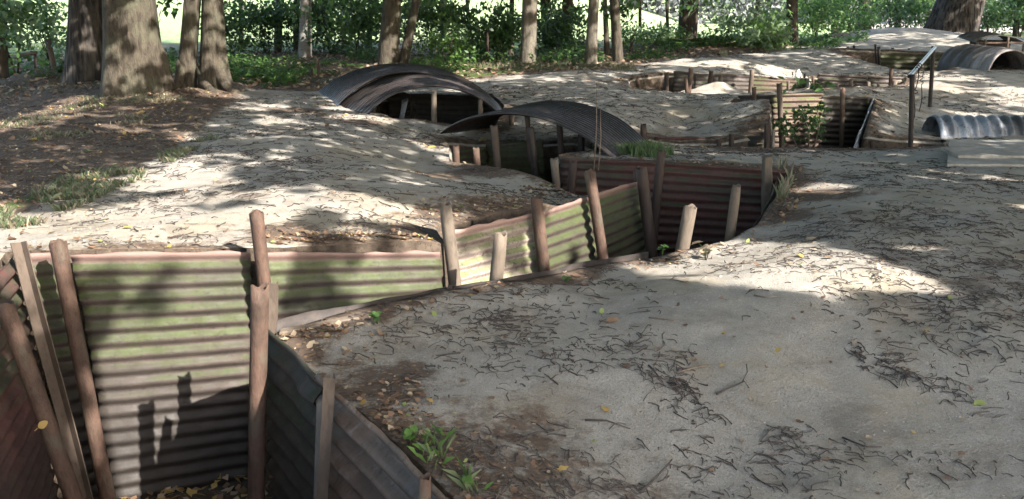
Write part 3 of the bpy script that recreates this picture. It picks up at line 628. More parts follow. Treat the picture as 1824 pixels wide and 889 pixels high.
# bar frame with hanging wires
fr = empty('bar_frame', P(1640,262,12.0), 'two dark uprights joined by a sloping steel bar with hanging wires', 'bar frame')
def part_tube(name, p, q, r, mat, parent, seed=1, crimp=.05):
    L = (q-p).length; V, F = tube_mesh(L, r, seed, crimp, 12); o = mesh(name, V, F, mat, smooth=True); orient(o, p, q)
    o.location = Vector(p)-Vector(parent.location); o.parent = parent; return o
up1b = P(1625,264,11.1); up1t = P(1625,133,11.1); up2b = P(1657,197,13.8); up2t = P(1663,82,13.8)
part_tube('upright', up1b-Vector((0, 0, .25)), up1t, .028, M['iron'], fr); part_tube('upright', up2b-Vector((0, 0, .25)), up2t, .028, M['iron'], fr, 2)
part_tube('crossbar', up1t+Vector((-.03, 0, -.02)), up2t+Vector((.02, 0, -.02)), .022, M['steel'], fr, 3)
def curve_tube(name, pts_, r, mat, parent=None, nseg=8, label=None, cat=None, group=None, loc=None):
    pts_ = [np.array(p, float) for p in pts_]; V = []; n = len(pts_); rs = r if isinstance(r, (list, tuple, np.ndarray)) else [r]*n
    for i, p in enumerate(pts_):
        t = pts_[min(i+1, n-1)]-pts_[max(i-1, 0)]; t /= np.linalg.norm(t)+1e-9
        a = np.cross(t, [0.13, .2, 1] if abs(t[2]) < .9 else [1, 0, .1]); a /= np.linalg.norm(a); b = np.cross(t, a)
        for k in range(nseg): V.append(p+rs[i]*(math.cos(2*PI*k/nseg)*a+math.sin(2*PI*k/nseg)*b))
    F = grid_faces(nseg, n, True).tolist(); F.append(list(range(nseg))[::-1]); F.append([(n-1)*nseg+k for k in range(nseg)])
    lo = loc if loc is not None else pts_[0]
    o = mesh(name, V, F, mat, loc=lo)
    if parent is not None: o.location = Vector(lo)-Vector(parent.location); o.parent = parent
    if label: tag(o, label, cat, group)
    return o
mid = [up1t.lerp(up2t, f) for f in (.25, .55)]
for k, m_ in enumerate(mid):
    w_ = []
    for i in range(40):
        z = i/39; loop = math.exp(-((z-(.45 if k == 0 else .42))/.05)**2)*.035
        w_.append((m_.x+.012*math.sin(z*9+k)+loop*math.sin(z*60), m_.y+loop*math.cos(z*60), m_.z-.02-z*(.62 if k == 0 else .66)))
    curve_tube('hanging_wire', w_, .006, M['iron'], fr)
for k, f in enumerate((.18, .24, .3)):
    c_ = up1t.lerp(up2t, f); ring = [(c_.x+.03*math.cos(a), c_.y+.01*math.cos(a), c_.z-.02+.035*math.sin(a)) for a in np.linspace(0, 2*PI, 14)]
    curve_tube('wire_ring', ring, .006, M['iron'], fr)
# galvanised culvert at the right
cA, cB = P(1668,252,12.0), P(2060,262,12.0)
arch('half_round_culvert', 'silver ribbed half-round iron cover at the right edge', (cA.x, cA.y-.12, cA.z), (cA.x-.02, cA.y+.42, cA.z+.03), (cB.x, cA.y-.22, cA.z-.02), (cB.x, cA.y+.32, cA.z+.03), .27, .27, M['galv'], pitch=.14, amp=.028, cat='culvert', group=None, seed=5, semi=True)
s0 = G(1688,290,.14); s1 = G(1690,258,.07)
box('concrete_slab', (s0.x, s0.y, .0), (2.6, -.12, 0), (s1.x-s0.x, s1.y-s0.y, 0), (0, 0, .13), M['concrete'], 'flat worn slab lying before the silver ribbed cover', 'slab', seed=3)
s2 = G(1700,266,.2)
box('concrete_slab', (s2.x, s2.y-.1, .13), (1.3, -.06, 0), (.05, .5, 0), (0, 0, .03), M['concrete'], 'thin upper slab lying on the flat worn slab', 'slab', seed=4)

# --- fourth trench (centre right, behind the mound)
sheet('corrugated_sheet', 'short ribbed sheet left of the leaning red post beyond the twig-covered mound', (1201,127,17.1), (1236,129,17.0), (1199,175,17), (1236,175,16.9), M['rust'], seed=51)
sheet('corrugated_sheet', 'ribbed sheet between two dark posts beyond the twig-covered mound', (1236,130,17.0), (1339,135,17.0), (1236,175,16.9), (1339,175,16.9), M['rust'], seed=52)
sheet('corrugated_sheet', 'sunlit sheet at the right end of the second row beyond the mound', (1338,139,17.0), (1432,146,16.9), (1338,175,16.9), (1432,175,16.8), M['rustl'], seed=53)
for (tu, tv, bu, bv, Y, wd, mt, lb) in (
 (1072,146,1072,158,16.0,8,'post','leftmost short brown stub on the crest of the twig-covered mound'),
 (1085,149,1085,158,16.0,6,'postdark','tiny stub just right of the leftmost one on the mound crest'),
 (1136,141,1137,158,16.0,8,'post','reddish stub on the mound crest, left of the ribbed sheets'),
 (1187,129,1187,163,15.8,8,'postdark','dark thick post left of the first ribbed sheet'),
 (1231,121,1227,166,15.4,8,'post','red-brown post leaning right before the first ribbed sheets'),
 (1221,138,1224,166,15.3,7,'post','short slanting red stake at the foot of the leaning red-brown post'),
 (1267,127,1264,150,16.7,8,'postdark','dark post in the middle of the ribbed sheets beyond the mound'),
 (1283,135,1283,155,16.5,8,'angle','square post half buried in a soil heap between ribbed sheets'),
 (1340,124,1337,160,16.7,8,'angle','dark post where the ribbed sheet meets the sunlit one'),
 (1404,144,1404,158,16.3,6,'angle','short stub before the sunlit sheet'),
 (1313,110,1314,121,19.6,4,'iron','thin black stub on the pale ridge behind the ribbed sheets'),
 (1172,121,1172,128,18.5,3,'postdark','tiny thin stub at the left end of the pale ridge'),
 (1433,131,1433,152,17.5,4,'iron','black post left of the pale pot-shaped stone'),
 (1412,128,1412,142,18.0,3,'iron','thin rod left of the white bottle-like object'),
 (1448,135,1448,160,15.8,5,'post','rusty rod standing behind the vine leaves'),
 (1518,127,1518,160,15.9,0,'','')):
    if lb: post('tube',tu,tv,bu,bv,Y,wd,lb,mat=mt)
heap_c = G(1290,150,.3)
hv = []; nn_ = 18
for i in range(nn_):
    for j in range(nn_):
        x = (i/(nn_-1)-.5)*1.5; y = (j/(nn_-1)-.5)*1.1; r2 = (x/.6)**2+(y/.42)**2
        hv.append((heap_c.x+x, 16.1+y, +.02+.33*math.exp(-1.15*r2**.62*(1+.3*math.sin(x*4)))+.07*float(fbm(np.array([x*5.]), np.array([y*5.]), 3)[0])))
heap = mesh('soil_heap', hv, grid_faces(nn_, nn_), M['ground']); tag(heap, 'pale heap of soil slumped into the trench before the ribbed sheets', 'soil heap')
# white object by the fourth trench
bot_loc = P(1421,146,17.6)
prof = [(.0, 0), (.055, 0), (.06, .05), (.06, .12), (.045, .16), (.02, .19), (.018, .215), (0, .22)]
V = []; 
for (r_, z_) in prof:
    for k in range(14): V.append((r_*math.cos(2*PI*k/14), r_*math.sin(2*PI*k/14), z_))
o = mesh('white_bottle', V, grid_faces(14, len(prof), True), simple_mat('white_plastic', (.7, .68, .66), (.8, .78, .76), 8, rough=.5, bump=.1)); o.location = bot_loc
tag(o, 'small white bottle-shaped thing between dark posts at the end of the pale ridge', 'bottle')

# --- fifth trench
sheet('corrugated_sheet', 'slatted-looking sheet with a long straight top behind the vine', (1456,131,16.6), (1545,136,16.6), (1456,180,16.5), (1545,180,16.5), M['rust'], seed=61, amp=.016)
sheet('corrugated_sheet', 'right-hand part of the straight-topped sheet, left of a lit stump', (1545,136,16.6), (1612,138,16.7), (1545,180,16.5), (1608,180,16.6), M['rust'], seed=62, amp=.016)
for (tu, tv, bu, bv, Y, wd, mt, lb) in (
 (1588,122,1585,162,15.9,6.5,'post','tall brown post left of the sunlit block in the straight-topped trench'),
 (1595,143,1591,162,15.6,8,'rustpale','sunlit pale block at the foot of the tall brown post'),
 (1547,146,1546,164,15.6,7,'postpale','pale stump in the middle of the straight-topped trench'),
 (1516,141,1515,164,15.6,8,'angle','brown stump beside a grey rag in the straight-topped trench'),
 (1491,148,1489,166,15.4,7,'rustpale','pinkish pale stump at the left of the straight-topped trench'),
 (1565,149,1565,164,15.5,6,'postpale','low pale stub right of the middle stump'),
 (1630,126,1629,140,15.7,6,'iron','black stub right behind the front upright of the bar frame')):
    post('tube',tu,tv,bu,bv,Y,wd,lb,mat='postpale' if mt == 'rustpale' else mt)
# --- sixth trench, far half-round tunnel and hut
sheet('corrugated_sheet', 'dark greenish sheet wall left of the pale ribbed tunnel', (1566,94,21), (1695,97,21), (1566,140,20.9), (1695,140,20.9), M['darkgreen'], seed=71, pitch=.09)
for (tu, tv, bu, bv, Y, wd, mt, lb) in (
 (1486,88,1487,102,22,3,'post','thin reddish stake at the left of the far stake row'),
 (1510,84,1511,102,22,4,'iron','dark stake, second in the far stake row'),
 (1521,81,1523,104,22,4.5,'iron','dark taller stake, third in the far stake row'),
 (1559,79,1561,112,20.5,3.5,'iron','thin tall rod at the left end of the dark greenish wall'),
 (1565,84,1566,108,20.4,5,'iron','thicker dark post beside the thin tall rod'),
 (1590,85,1590,96,22,5,'iron','dark stub above the left of the greenish wall'),
 (1619,87,1619,95,22,5,'iron','small dark stub above the middle of the greenish wall'),
 (1563,117,1563,128,19.0,4,'postpale','pale lit stub at the foot of the pale ridge'),
 (1755,90,1755,97,22,5,'iron','small dark stub beyond the top of the ribbed tunnel'),
 (1820,92,1820,99,22,7,'iron','dark stub at the right picture edge beyond the tunnel')):
    post('tube',tu,tv,bu,bv,Y,wd,lb,mat=mt, group='far stakes and stubs')
# pale ribbed tunnel: axis from near right to far left
ta = P(1800,131,17.6); tb = P(1706,127,19.6)
ax = np.array([tb.x-ta.x, tb.y-ta.y]); ax /= np.linalg.norm(ax); pr = np.array([ax[1], -ax[0]])
if pr[0] < 0: pr = -pr
def tp(c, k, z): return (c.x+pr[0]*k, c.y+pr[1]*k, z)
tun = empty('ribbed_tunnel', ((ta.x+tb.x)/2, (ta.y+tb.y)/2, .3), 'pale grey ribbed half-round tunnel with a black mouth, far right', 'tunnel')
o = arch('tunnel_shell', None, tp(ta, -.42, .24), tp(ta, .42, .24), tp(tb, -.42, .24), tp(tb, .42, .24), .50, .50, M['pale_arch'], nw=5, amp=.035, thick=.02, seed=6, semi=True)
o.parent = tun; o.location = o.location-tun.location
bk = []; 
for r_ in (0, 1):
    for i in range(20):
        a_ = PI*i/19; c0 = tp(tb, -.40*math.cos(a_), .24+.44*math.sin(a_)*r_); bk.append(c0)
o = mesh('end_plate', bk, grid_faces(20, 2), M['iron'], loc=tuple(tun.location)); o.location = (0, 0, 0); o.parent = tun
# far hut
hc = P(1764,91,21.0)
hut = empty('dugout_shelter', (hc.x, hc.y, hc.z), 'small dark bow-roofed dugout on posts at the far right', 'shelter')
o = arch('roof', None, (hc.x-.52, hc.y-.4, hc.z+.19), (hc.x+.54, hc.y-.4, hc.z+.15), (hc.x-.42, hc.y+.7, hc.z+.26), (hc.x+.6, hc.y+.7, hc.z+.2), .15, .15, M['dark'], pitch=.1, seed=8); o.location = o.location-hut.location; o.parent = hut
for k, (dx, h_) in enumerate(((-.5, .2), (-.34, .26), (.12, .3), (.46, .2))):
    part_tube('post', Vector((hc.x+dx, hc.y-.45, hc.z-.2)), Vector((hc.x+dx, hc.y-.45, hc.z+h_)), .026, M['postpale'] if k < 2 else M['post'], hut, k)
o = box('beam', (hc.x-.5, hc.y-.46, hc.z+.17), (1.0, 0, 0), (0, .04, 0), (0, 0, .035), M['post'], jit=.003); o.location = o.location-hut.location; o.parent = hut
o = box('back_wall', (hc.x-.34, hc.y+.2, hc.z-.2), (.85, 0, 0), (0, .06, 0), (0, 0, .42), M['iron'], jit=.003); o.location = o.location-hut.location; o.parent = hut
# ------------------------------------------------------------------ sun patches, cut as gaps into the unseen leaf canopy
def cast(u, v):
    """pixel -> point on the terrain"""
    a, b = ray(u, v); Ys = np.geomspace(2.4, 60, 260); z = CAMZ+b*Ys; h = H(a*Ys, Ys); k = np.argmax(z < h)
    return np.array([a*Ys[k], Ys[k], h[k]]) if (z < h).any() else None
def cast_many(U, Vv):
    U = np.asarray(U, float); Vv = np.asarray(Vv, float); a, b = ray(U, Vv); Ys = np.geomspace(2.4, 60, 220)
    X = a[:, None]*Ys; Z = CAMZ+b[:, None]*Ys; hh = H(X, np.broadcast_to(Ys, X.shape)); hit = Z < hh; k = hit.argmax(1); ok = hit.any(1)
    i = np.arange(len(U)); return np.stack([X[i, k], Ys[k], hh[i, k]], -1)[ok]
GR = .08; GX0, GY0, GNX, GNY = -22.0, -2.0, 560, 560
LIT = np.zeros((GNX, GNY))
def toground(p):  # along the sun onto z=.2
    p = np.atleast_2d(p); k = (p[:, 2]-.2)/S[2]; return p[:, 0]-S[0]*k, p[:, 1]-S[1]*k
def mark(p, val=1.0, r=.07):
    x, y = toground(p); m = int(math.ceil(r/GR))
    ix = ((x-GX0)/GR).astype(int); iy = ((y-GY0)/GR).astype(int)
    for dx in range(-m, m+1):
        for dy in range(-m, m+1):
            a = np.clip(ix+dx, 0, GNX-1); b = np.clip(iy+dy, 0, GNY-1); np.maximum.at(LIT, (a, b), val)
def ell(cu, cv, ru, rv, rot=0, n=300):
    r = np.sqrt(NR.random(n)); t = NR.random(n)*2*PI; a = r*np.cos(t)*ru; b = r*np.sin(t)*rv; c, s_ = math.cos(math.radians(rot)), math.sin(math.radians(rot))
    return cu+a*c-b*s_, cv+a*s_+b*c
GROUND_LIT = [ # u, v, ru, rv, rot, strength
 (230,412,230,20,0,1.5),(40,425,60,24,0,1),(330,385,90,18,-5,1),(560,372,90,24,4,1.4),(680,395,50,20,0,1),(330,322,50,9,-10,1),(345,293,50,6,-8,.9),(230,345,60,8,-10,.7),
 (660,305,120,13,6,.9),(540,330,50,7,0,.8),(480,285,60,5,0,.6),(600,270,60,6,0,.7),(780,320,70,8,6,.8),(880,318,80,9,10,.7),(600,214,75,5,0,1),(500,240,50,5,0,.7),(480,193,40,3,0,.9),(430,225,50,4,0,.7),
 (700,245,50,4,0,.6),(760,262,40,4,0,.6),(430,350,60,6,0,.8),
 (30,226,45,9,-8,1),(95,205,45,8,-12,1),(150,184,35,7,-14,.9),(255,172,40,8,0,.9),(190,200,35,6,0,.8),(390,165,22,4,15,1),(70,272,40,6,0,.8),(250,232,30,4,0,.8),(230,300,40,5,-10,.7),(30,345,40,8,0,.7),(20,300,20,5,0,.7),
 (1330,472,190,22,4,1.5),(1270,455,60,14,0,1.5),(1480,480,120,16,10,1),(1510,512,80,10,14,1),(1210,478,60,12,0,.9),(1180,520,30,5,0,.6),(1230,545,60,5,0,.5),
 (1740,160,95,9,8,1),(1690,140,60,5,8,.9),(1790,178,50,6,8,.9),(1600,135,40,3,0,.6),(1270,114,55,5,0,1),(1385,137,60,9,14,1),(1330,152,80,6,4,1),(1270,158,60,5,0,.9),(1440,148,30,5,0,.8),
 (1060,140,150,6,-3,.75),(920,142,60,5,0,.8),(865,135,45,8,0,1),(840,120,40,5,0,1),(1150,126,60,4,0,.7),(1430,106,70,5,0,.8),(1480,112,50,4,10,.8),(1560,80,110,10,-4,.75),(1640,66,80,4,0,.9),(1700,78,40,4,10,.9),(1780,98,45,3,0,.9),
 (1680,120,40,4,0,.8),(1540,150,50,4,0,.7),(540,590,60,14,-15,.9),(610,560,50,6,-15,.7),(1550,98,40,3,0,.6)]
for (cu, cv, ru, rv, rot, st) in GROUND_LIT:
    U, Vv = ell(cu, cv, ru, rv, rot, int(200+ru*rv*.4)); mark(cast_many(U, Vv), st if st >= .9 else st*.7)
WALL_LIT = [ # plane at Y
 (240,458,190,9,0,4.95,.8),(300,505,60,14,0,4.95,.45),(180,520,40,20,0,4.95,.35),(390,600,58,70,-20,5.02,1),(250,590,60,25,0,4.95,.3),(400,540,40,50,0,5.05,.8),(320,690,115,38,-8,4.92,.85),(225,770,20,60,0,4.85,1),(170,640,25,120,12,4.68,.8),(115,470,15,30,0,4.7,.9),(60,480,25,40,0,4.6,.8),
 (600,490,60,25,0,5.25,.5),(540,540,50,25,0,5.2,.4),(730,490,55,45,0,5.45,1),(520,470,50,12,0,5.15,.9),(465,440,14,60,0,5.05,1),(465,570,16,70,0,4.0,1),(850,480,50,75,0,6.0,2.2),(925,440,40,60,0,6.3,1.8),(880,430,50,40,0,6.1,2.2),(803,440,12,75,0,5.62,1.8),
 (1015,430,35,70,0,6.9,1.5),(1000,400,20,30,0,6.8,1),(1100,400,28,50,0,7.5,.8),(1120,350,20,20,0,7.7,.8),(960,420,10,50,0,6.36,.5),(1220,400,10,25,0,6.4,.4),(30,720,30,40,0,3.8,.6),(850,275,6,14,0,9.5,1),(990,300,6,14,0,8.8,1),
 (1425,190,42,6,0,13,1),(1425,212,40,6,0,13,.9),(1425,232,38,5,0,13,.7),(1390,150,40,5,0,16.9,1),(1520,150,60,14,0,16.5,.6),(1600,152,10,10,0,15.6,1),(1290,140,50,8,0,16.9,.5),
 (265,60,22,45,8,14.2,1),(225,40,15,40,0,14.2,.7),(270,120,20,20,0,14.2,.6),(240,30,40,20,0,14.2,.5),(165,60,10,50,15,17.5,.8),(330,90,10,60,0,14.7,.9),(375,110,10,50,0,14.8,.8),(548,85,7,14,0,23.5,1),(545,40,6,20,0,23.5,.6),(1058,60,8,60,0,20,.9),(950,70,7,50,10,21,.8),(948,20,10,20,0,21,.8),(1097,30,6,30,0,20,.6),(1215,40,8,40,0,26,.6),(735,60,8,50,20,20.5,.6),
 (1740,110,60,16,0,18,.7),(1365,60,40,30,0,24,.8),(1180,70,60,25,0,25,.7),(1560,40,80,25,0,28,.6),(1790,30,40,25,0,30,.6),(60,60,60,50,0,19,.5),(100,20,60,20,0,19,.5),(1740,225,80,14,0,11.5,.35)]
for (cu, cv, ru, rv, rot, Yp, st) in WALL_LIT:
    U, Vv = ell(cu, cv, ru, rv, rot, int(250+ru*rv*.15)); a, b = ray(U, Vv); mark(np.stack([a*Yp, np.full(len(U), Yp), CAMZ+b*Yp], -1), st, .05)
def litat(x, y):
    ix = ((x-GX0)/GR).astype(int); iy = ((y-GY0)/GR).astype(int); ok = (ix >= 0) & (ix < GNX) & (iy >= 0) & (iy < GNY)
    return np.where(ok, LIT[np.clip(ix, 0, GNX-1), np.clip(iy, 0, GNY-1)], 0)

# ------------------------------------------------------------------ foliage
def leaf_cards(c, L, Wd, up=0.0, rng=NR, droop=None):
    n = len(c); L = np.broadcast_to(np.asarray(L, float), (n,)); Wd = np.broadcast_to(np.asarray(Wd, float), (n,))
    nrm = rng.normal(size=(n, 3)); nrm[:, 2] = np.abs(nrm[:, 2])+up; nrm /= np.linalg.norm(nrm, axis=1, keepdims=True)
    t = rng.normal(size=(n, 3)); 
    if droop is not None: t = t*.6+np.array([0, 0, -droop])
    t -= (t*nrm).sum(1, keepdims=True)*nrm; t /= np.linalg.norm(t, axis=1, keepdims=True)
    b = np.cross(nrm, t); L = L[:, None]; Wd = Wd[:, None]
    V = np.stack([c-t*L*.5, c-t*L*.1+b*Wd*.5+nrm*Wd*.12, c+t*L*.5, c-t*L*.1-b*Wd*.5+nrm*Wd*.12], 1)
    return V.reshape(-1, 3)
def cloud(name, c, L, Wd, mats, parent=None, loc=None, mi=None, up=0, droop=None):
    V = leaf_cards(c, L, Wd, up, droop=droop); F = np.arange(len(V)).reshape(-1, 4)
    if mi is None and isinstance(mats, list): mi = NR.integers(0, len(mats), len(c))
    if loc is None: loc = c.mean(0)
    return mesh(name, V, F, mats, parent=parent, loc=loc, smooth=False, mi=mi)
def trunk_part(name, pts_, rad, mat, parent, nseg=20, flare=0, lobes=5, seed=0, fh=.5):
    pts_ = np.array(pts_, float); n = len(pts_); k = 0
    tt = np.linspace(0, 1, n); m = max(14, int(np.linalg.norm(pts_[-1]-pts_[0])/.12)); t2 = np.linspace(0, 1, m)**1.3
    pp = np.stack([np.interp(t2, tt, pts_[:, i]) for i in range(3)], -1); rr = np.interp(t2, tt, rad)
    V = []
    for i in range(m):
        z = pp[i, 2]-pts_[0, 2]; fl = flare*math.exp(-z/fh)
        for j in range(nseg):
            a = 2*PI*j/nseg; r_ = rr[i]*(1+fl*(.55+.6*max(0, math.cos(lobes*a+seed))**1.5+.25*math.cos((lobes-2)*a+seed*2)))
            r_ *= 1+.05*math.sin(3*a+seed+z*.8)+.03*math.sin(7*a+z*2+seed)
            V.append((pp[i, 0]+r_*math.cos(a), pp[i, 1]+r_*math.sin(a), pp[i, 2]))
    F = grid_faces(nseg, m, True).tolist(); F.append([(m-1)*nseg+j for j in range(nseg)])
    lo = Vector(pts_[0]); o = mesh(name, V, F, mat, loc=tuple(lo)); 
    o.location = lo-Vector(parent.location); o.parent = parent; return o
def tree(name, base, tops, w0, w1, mat, label, Y, flare=.5, lobes=5, Hh=7.0, crown=450, leafm=('lf_dark', 'lf_mid'), cr=1.6, seed=0, group='trees of the wood', fh=.4, low=None, cul=True):
    """base (u,v), tops: list of (du at v=0) stems"""
    b = P(base[0], base[1], Y); g = Hs(b.x, b.y); b.z = g-.12
    root = empty(name, (b.x, b.y, g), label, 'tree', group)
    ends = []
    for k, (ub, ut, wk0, wk1) in enumerate(tops):
        bb = P(ub, base[1], Y); tt = P(ut, 0, Y); bb.z = g-.12; d = (tt-bb)/(tt.z-bb.z)
        p = [bb+d*h for h in (0, .3, .8, 1.6)]; q = p[-1]; d2 = Vector((d.x*.5, R.uniform(-.05, .05), 1))
        for h in (1.5, 3, Hh-1.7): p.append(q+d2*h+Vector((R.uniform(-.12, .12), R.uniform(-.12, .12), 0)))
        r0 = wk0*Y/FPX/2; r1 = wk1*Y/FPX/2
        trunk_part('trunk', p, [r0, r0*.9+r1*.1, r0*.55+r1*.45, r1, r1*.85, r1*.65, r1*.25], mat, root, flare=flare, lobes=lobes, seed=seed+k*3, fh=fh, nseg=28 if wk0 > 60 else 16)
        ends.append(p[-2])
        for j in range(3):
            a = R.uniform(0, 6.28); s_ = p[-3].lerp(p[-1], R.uniform(.1, .8)); e = s_+Vector((math.cos(a)*cr*.7, math.sin(a)*cr*.7, R.uniform(.4, 1.2))); md = s_.lerp(e, .5)+Vector((0, 0, .15))
            o = curve_tube('limb', [tuple(s_), tuple(md), tuple(e)], [r1*.35, r1*.22, r1*.08], mat, root)
    if crown:
        c0 = sum(ends, Vector())/len(ends); n = crown; cl = NR.normal(size=(max(8, n//30), 3))*[cr*.55, cr*.55, .8]+np.array([c0.x, c0.y, g+Hh-1.2])
        c = cl[NR.integers(0, len(cl), n)]+NR.normal(size=(n, 3))*[.4, .4, .28]; c = c[c[:, 2] > g+2.6]
        if cul: x, y = toground(c); c = c[litat(x, y) < .5]
        cloud('crown', c-np.array(root.location), NR.uniform(.16, .3, len(c)), NR.uniform(.09, .16, len(c)), [M[k] for k in leafm], parent=root, loc=(0, 0, 0))
    if low:   # low sprays that hang into view
        cs = []
        for (u, v, Yl, ru, rv, n) in low:
            for _ in range(max(1, int(n*.8)//26)):
                uu = u+R.gauss(0, .5)*ru; vv = v+R.gauss(0, .5)*rv; q = P(uu, vv, Yl+R.gauss(0, .35)); sg = .18
                cs.append(np.array(q)+NR.normal(size=(26, 3))*[sg, sg, sg*.6])
        c = np.concatenate(cs); x, y = toground(c)
        lo = c-np.array(root.location); cloud('low_branch_foliage', lo, NR.uniform(.11, .21, len(c)), NR.uniform(.055, .10, len(c)), [M[k] for k in leafm], parent=root, loc=(0, 0, 0), droop=.5)
    return root
tree('old_tree', (157,140), [(157,157,74,62)], 0, 0, M['furrow'], 'deeply furrowed dark trunk partly behind the big smooth trunk, left', 17.5, flare=.25, seed=1, low=[(40,25,17.5,70,30,500),(20,60,18,40,25,200)], leafm=('lf_mid', 'lf_pale'))
tree('old_tree', (243,160), [(243,231,100,84)], 0, 0, M['bark'], 'broadest smooth grey-brown trunk at the left, flaring at its foot', 14.2, flare=.38, lobes=4, seed=2, fh=.5)
tree('twin_stemmed_tree', (350,150), [(328,343,30,29),(378,378,48,34)], 0, 0, M['bark'], 'pale twin-stemmed tree right of the broadest trunk, on spreading roots', 14.7, flare=.75, lobes=3, seed=3, fh=.28, low=[(300,15,15,30,10,60)])
tree('slender_tree', (543,108), [(543,545,21,19)], 0, 0, M['birch'], 'pale ringed straight trunk standing behind the stake pair left of the large curved roof', 23.5, flare=.25, seed=4)
tree('slender_tree', (494,92), [(494,497,14,12)], 0, 0, M['barkdark'], 'thin dark trunk second to the left of the pale ringed one', 26, flare=.2, seed=5, low=[(470,25,25,60,22,700),(430,30,25,50,22,350)])
tree('slender_tree', (527,95), [(527,528,11,10)], 0, 0, M['barkdark'], 'thinnest dark trunk directly left of the pale ringed one', 26.5, flare=.2, seed=6, low=[(540,20,26,80,22,600)])
tree('twin_stemmed_tree', (700,112), [(688,698,36,30),(716,742,17,15)], 0, 0, M['bark'], 'brown forked tree right behind the crest of the large curved roof', 20.5, flare=.22, lobes=4, seed=7, low=[(640,35,21.5,100,30,1100),(800,25,22,80,25,900)])
tree('slender_tree', (942,122), [(940,944,26,26)], 0, 0, M['barkpale'], 'sun-flecked trunk with a hollow foot, left of the dark trunk pair', 21, flare=.35, seed=8, low=[(900,60,22,50,30,500)])
tree('slender_tree', (977,92), [(977,972,19,18)], 0, 0, M['barkdark'], 'left one of the dark ivy-clad trunk pair', 26, flare=.3, seed=9, low=[(985,40,26,45,30,500)])
tree('slender_tree', (1008,95), [(1005,1012,20,18)], 0, 0, M['barkdark'], 'right one of the dark ivy-clad trunk pair', 25.5, flare=.35, seed=10, low=[(1010,25,25.5,50,22,400)])
tree('slender_tree', (1053,126), [(1052,1058,20,17)], 0, 0, M['barkpale'], 'pale yellowish trunk striped with sun, right of the dark pair', 20, flare=.35, seed=11)
tree('slender_tree', (1099,125), [(1102,1094,17,16)], 0, 0, M['bark'], 'grey leaning trunk at the left end of the sandy path ridge', 20, flare=.25, seed=12, low=[(1120,10,21,40,14,200)])
tree('slender_tree', (1080,100), [(1082,1077,9,8)], 0, 0, M['barkdark'], 'short-looking thin dark trunk between the yellowish and the grey one', 23, flare=.2, seed=13)
tree('old_tree', (1225,92), [(1222,1227,34,32)], 0, 0, M['barkdark'], 'thick dark trunk alone on the dark bank in the upper middle right', 26, flare=.22, seed=14, low=[(1260,8,25,50,10,160)], leafm=('lf_light', 'lf_pale'))
tree('slender_tree', (1190,82), [(1190,1188,6,5)], 0, 0, M['barkdark'], 'sapling-thin trunk left of the thick dark one', 28, flare=.2, seed=15, crown=150)
tree('slender_tree', (1411,84), [(1411,1411,20,19)], 0, 0, M['barkdark'], 'dark straight trunk behind the pale drooping leaves', 26, flare=.2, seed=16, low=[(1365,60,24,34,28,900),(1340,30,24,40,18,320),(1310,40,24,30,18,120)], leafm=('lf_pale', 'lf_pale', 'lf_light'))
tree('slender_tree', (1541,66), [(1541,1540,22,18)], 0, 0, M['barkdark'], 'ivy-wrapped trunk behind the far sandy mound', 33, flare=.4, seed=17, low=[(1540,30,32.5,22,22,250),(1480,20,32,50,20,400)], leafm=('lf_mid', 'lf_light'))
tree('old_tree', (1700,64), [(1694,1714,84,72)], 0, 0, M['furrow'], 'huge dark leaning trunk beyond the far dugout at the upper right', 29, flare=.2, seed=18, low=[(1620,15,30,50,18,400),(1790,20,30,50,22,500)], leafm=('lf_mid', 'lf_dark'), cr=2.4)
tree('slender_tree', (1808,72), [(1808,1810,8,7)], 0, 0, M['bark'], 'thin trunk near the upper right corner', 32, flare=.2, seed=19, crown=150)
tree('slender_tree', (1488,72), [(1488,1486,12,10)], 0, 0, M['barkdark'], 'thin dark trunk left of the ivy-wrapped one', 34, flare=.2, seed=20, crown=200)
tree('slender_tree', (910,100), [(910,912,9,8)], 0, 0, M['barkdark'], 'thin shaded trunk left of the sun-flecked one', 24, flare=.2, seed=21, crown=150)
for (u_, w_, Y_, lb_) in ((430,9,29,'thin dark trunk just right of the twin-stemmed tree, deep in the bushes'),(612,8,30,'thin dark trunk midway between the pale ringed trunk and the forked tree'),(657,10,28,'dark trunk just left of the forked tree, deep in the bushes'),(790,11,29,'dark trunk deep in the bushes right of the forked tree'),(838,7,30,'thin trunk deep in the bushes left of the bare pole'),(1140,6,30,'thin trunk against the bright field, right of the grey leaning one'),(1345,8,31,'thin dark trunk seen through the pale drooping leaves'),(1600,12,34,'dark trunk beyond the crest of the far mound'),(1655,9,35,'thin dark trunk left of the huge leaning one')):
    tree('slender_tree', (u_,92 if u_ < 1200 else 62), [(u_,u_+R.uniform(-6, 6),w_,w_*.85)], 0, 0, M['barkdark'], lb_, Y_, flare=.2, seed=int(u_), crown=150)
tree('slender_tree', (-8,140), [(-6,-4,34,30)], 0, 0, M['barkdark'], 'dark trunk cut by the left picture edge', 20, flare=.3, seed=22)

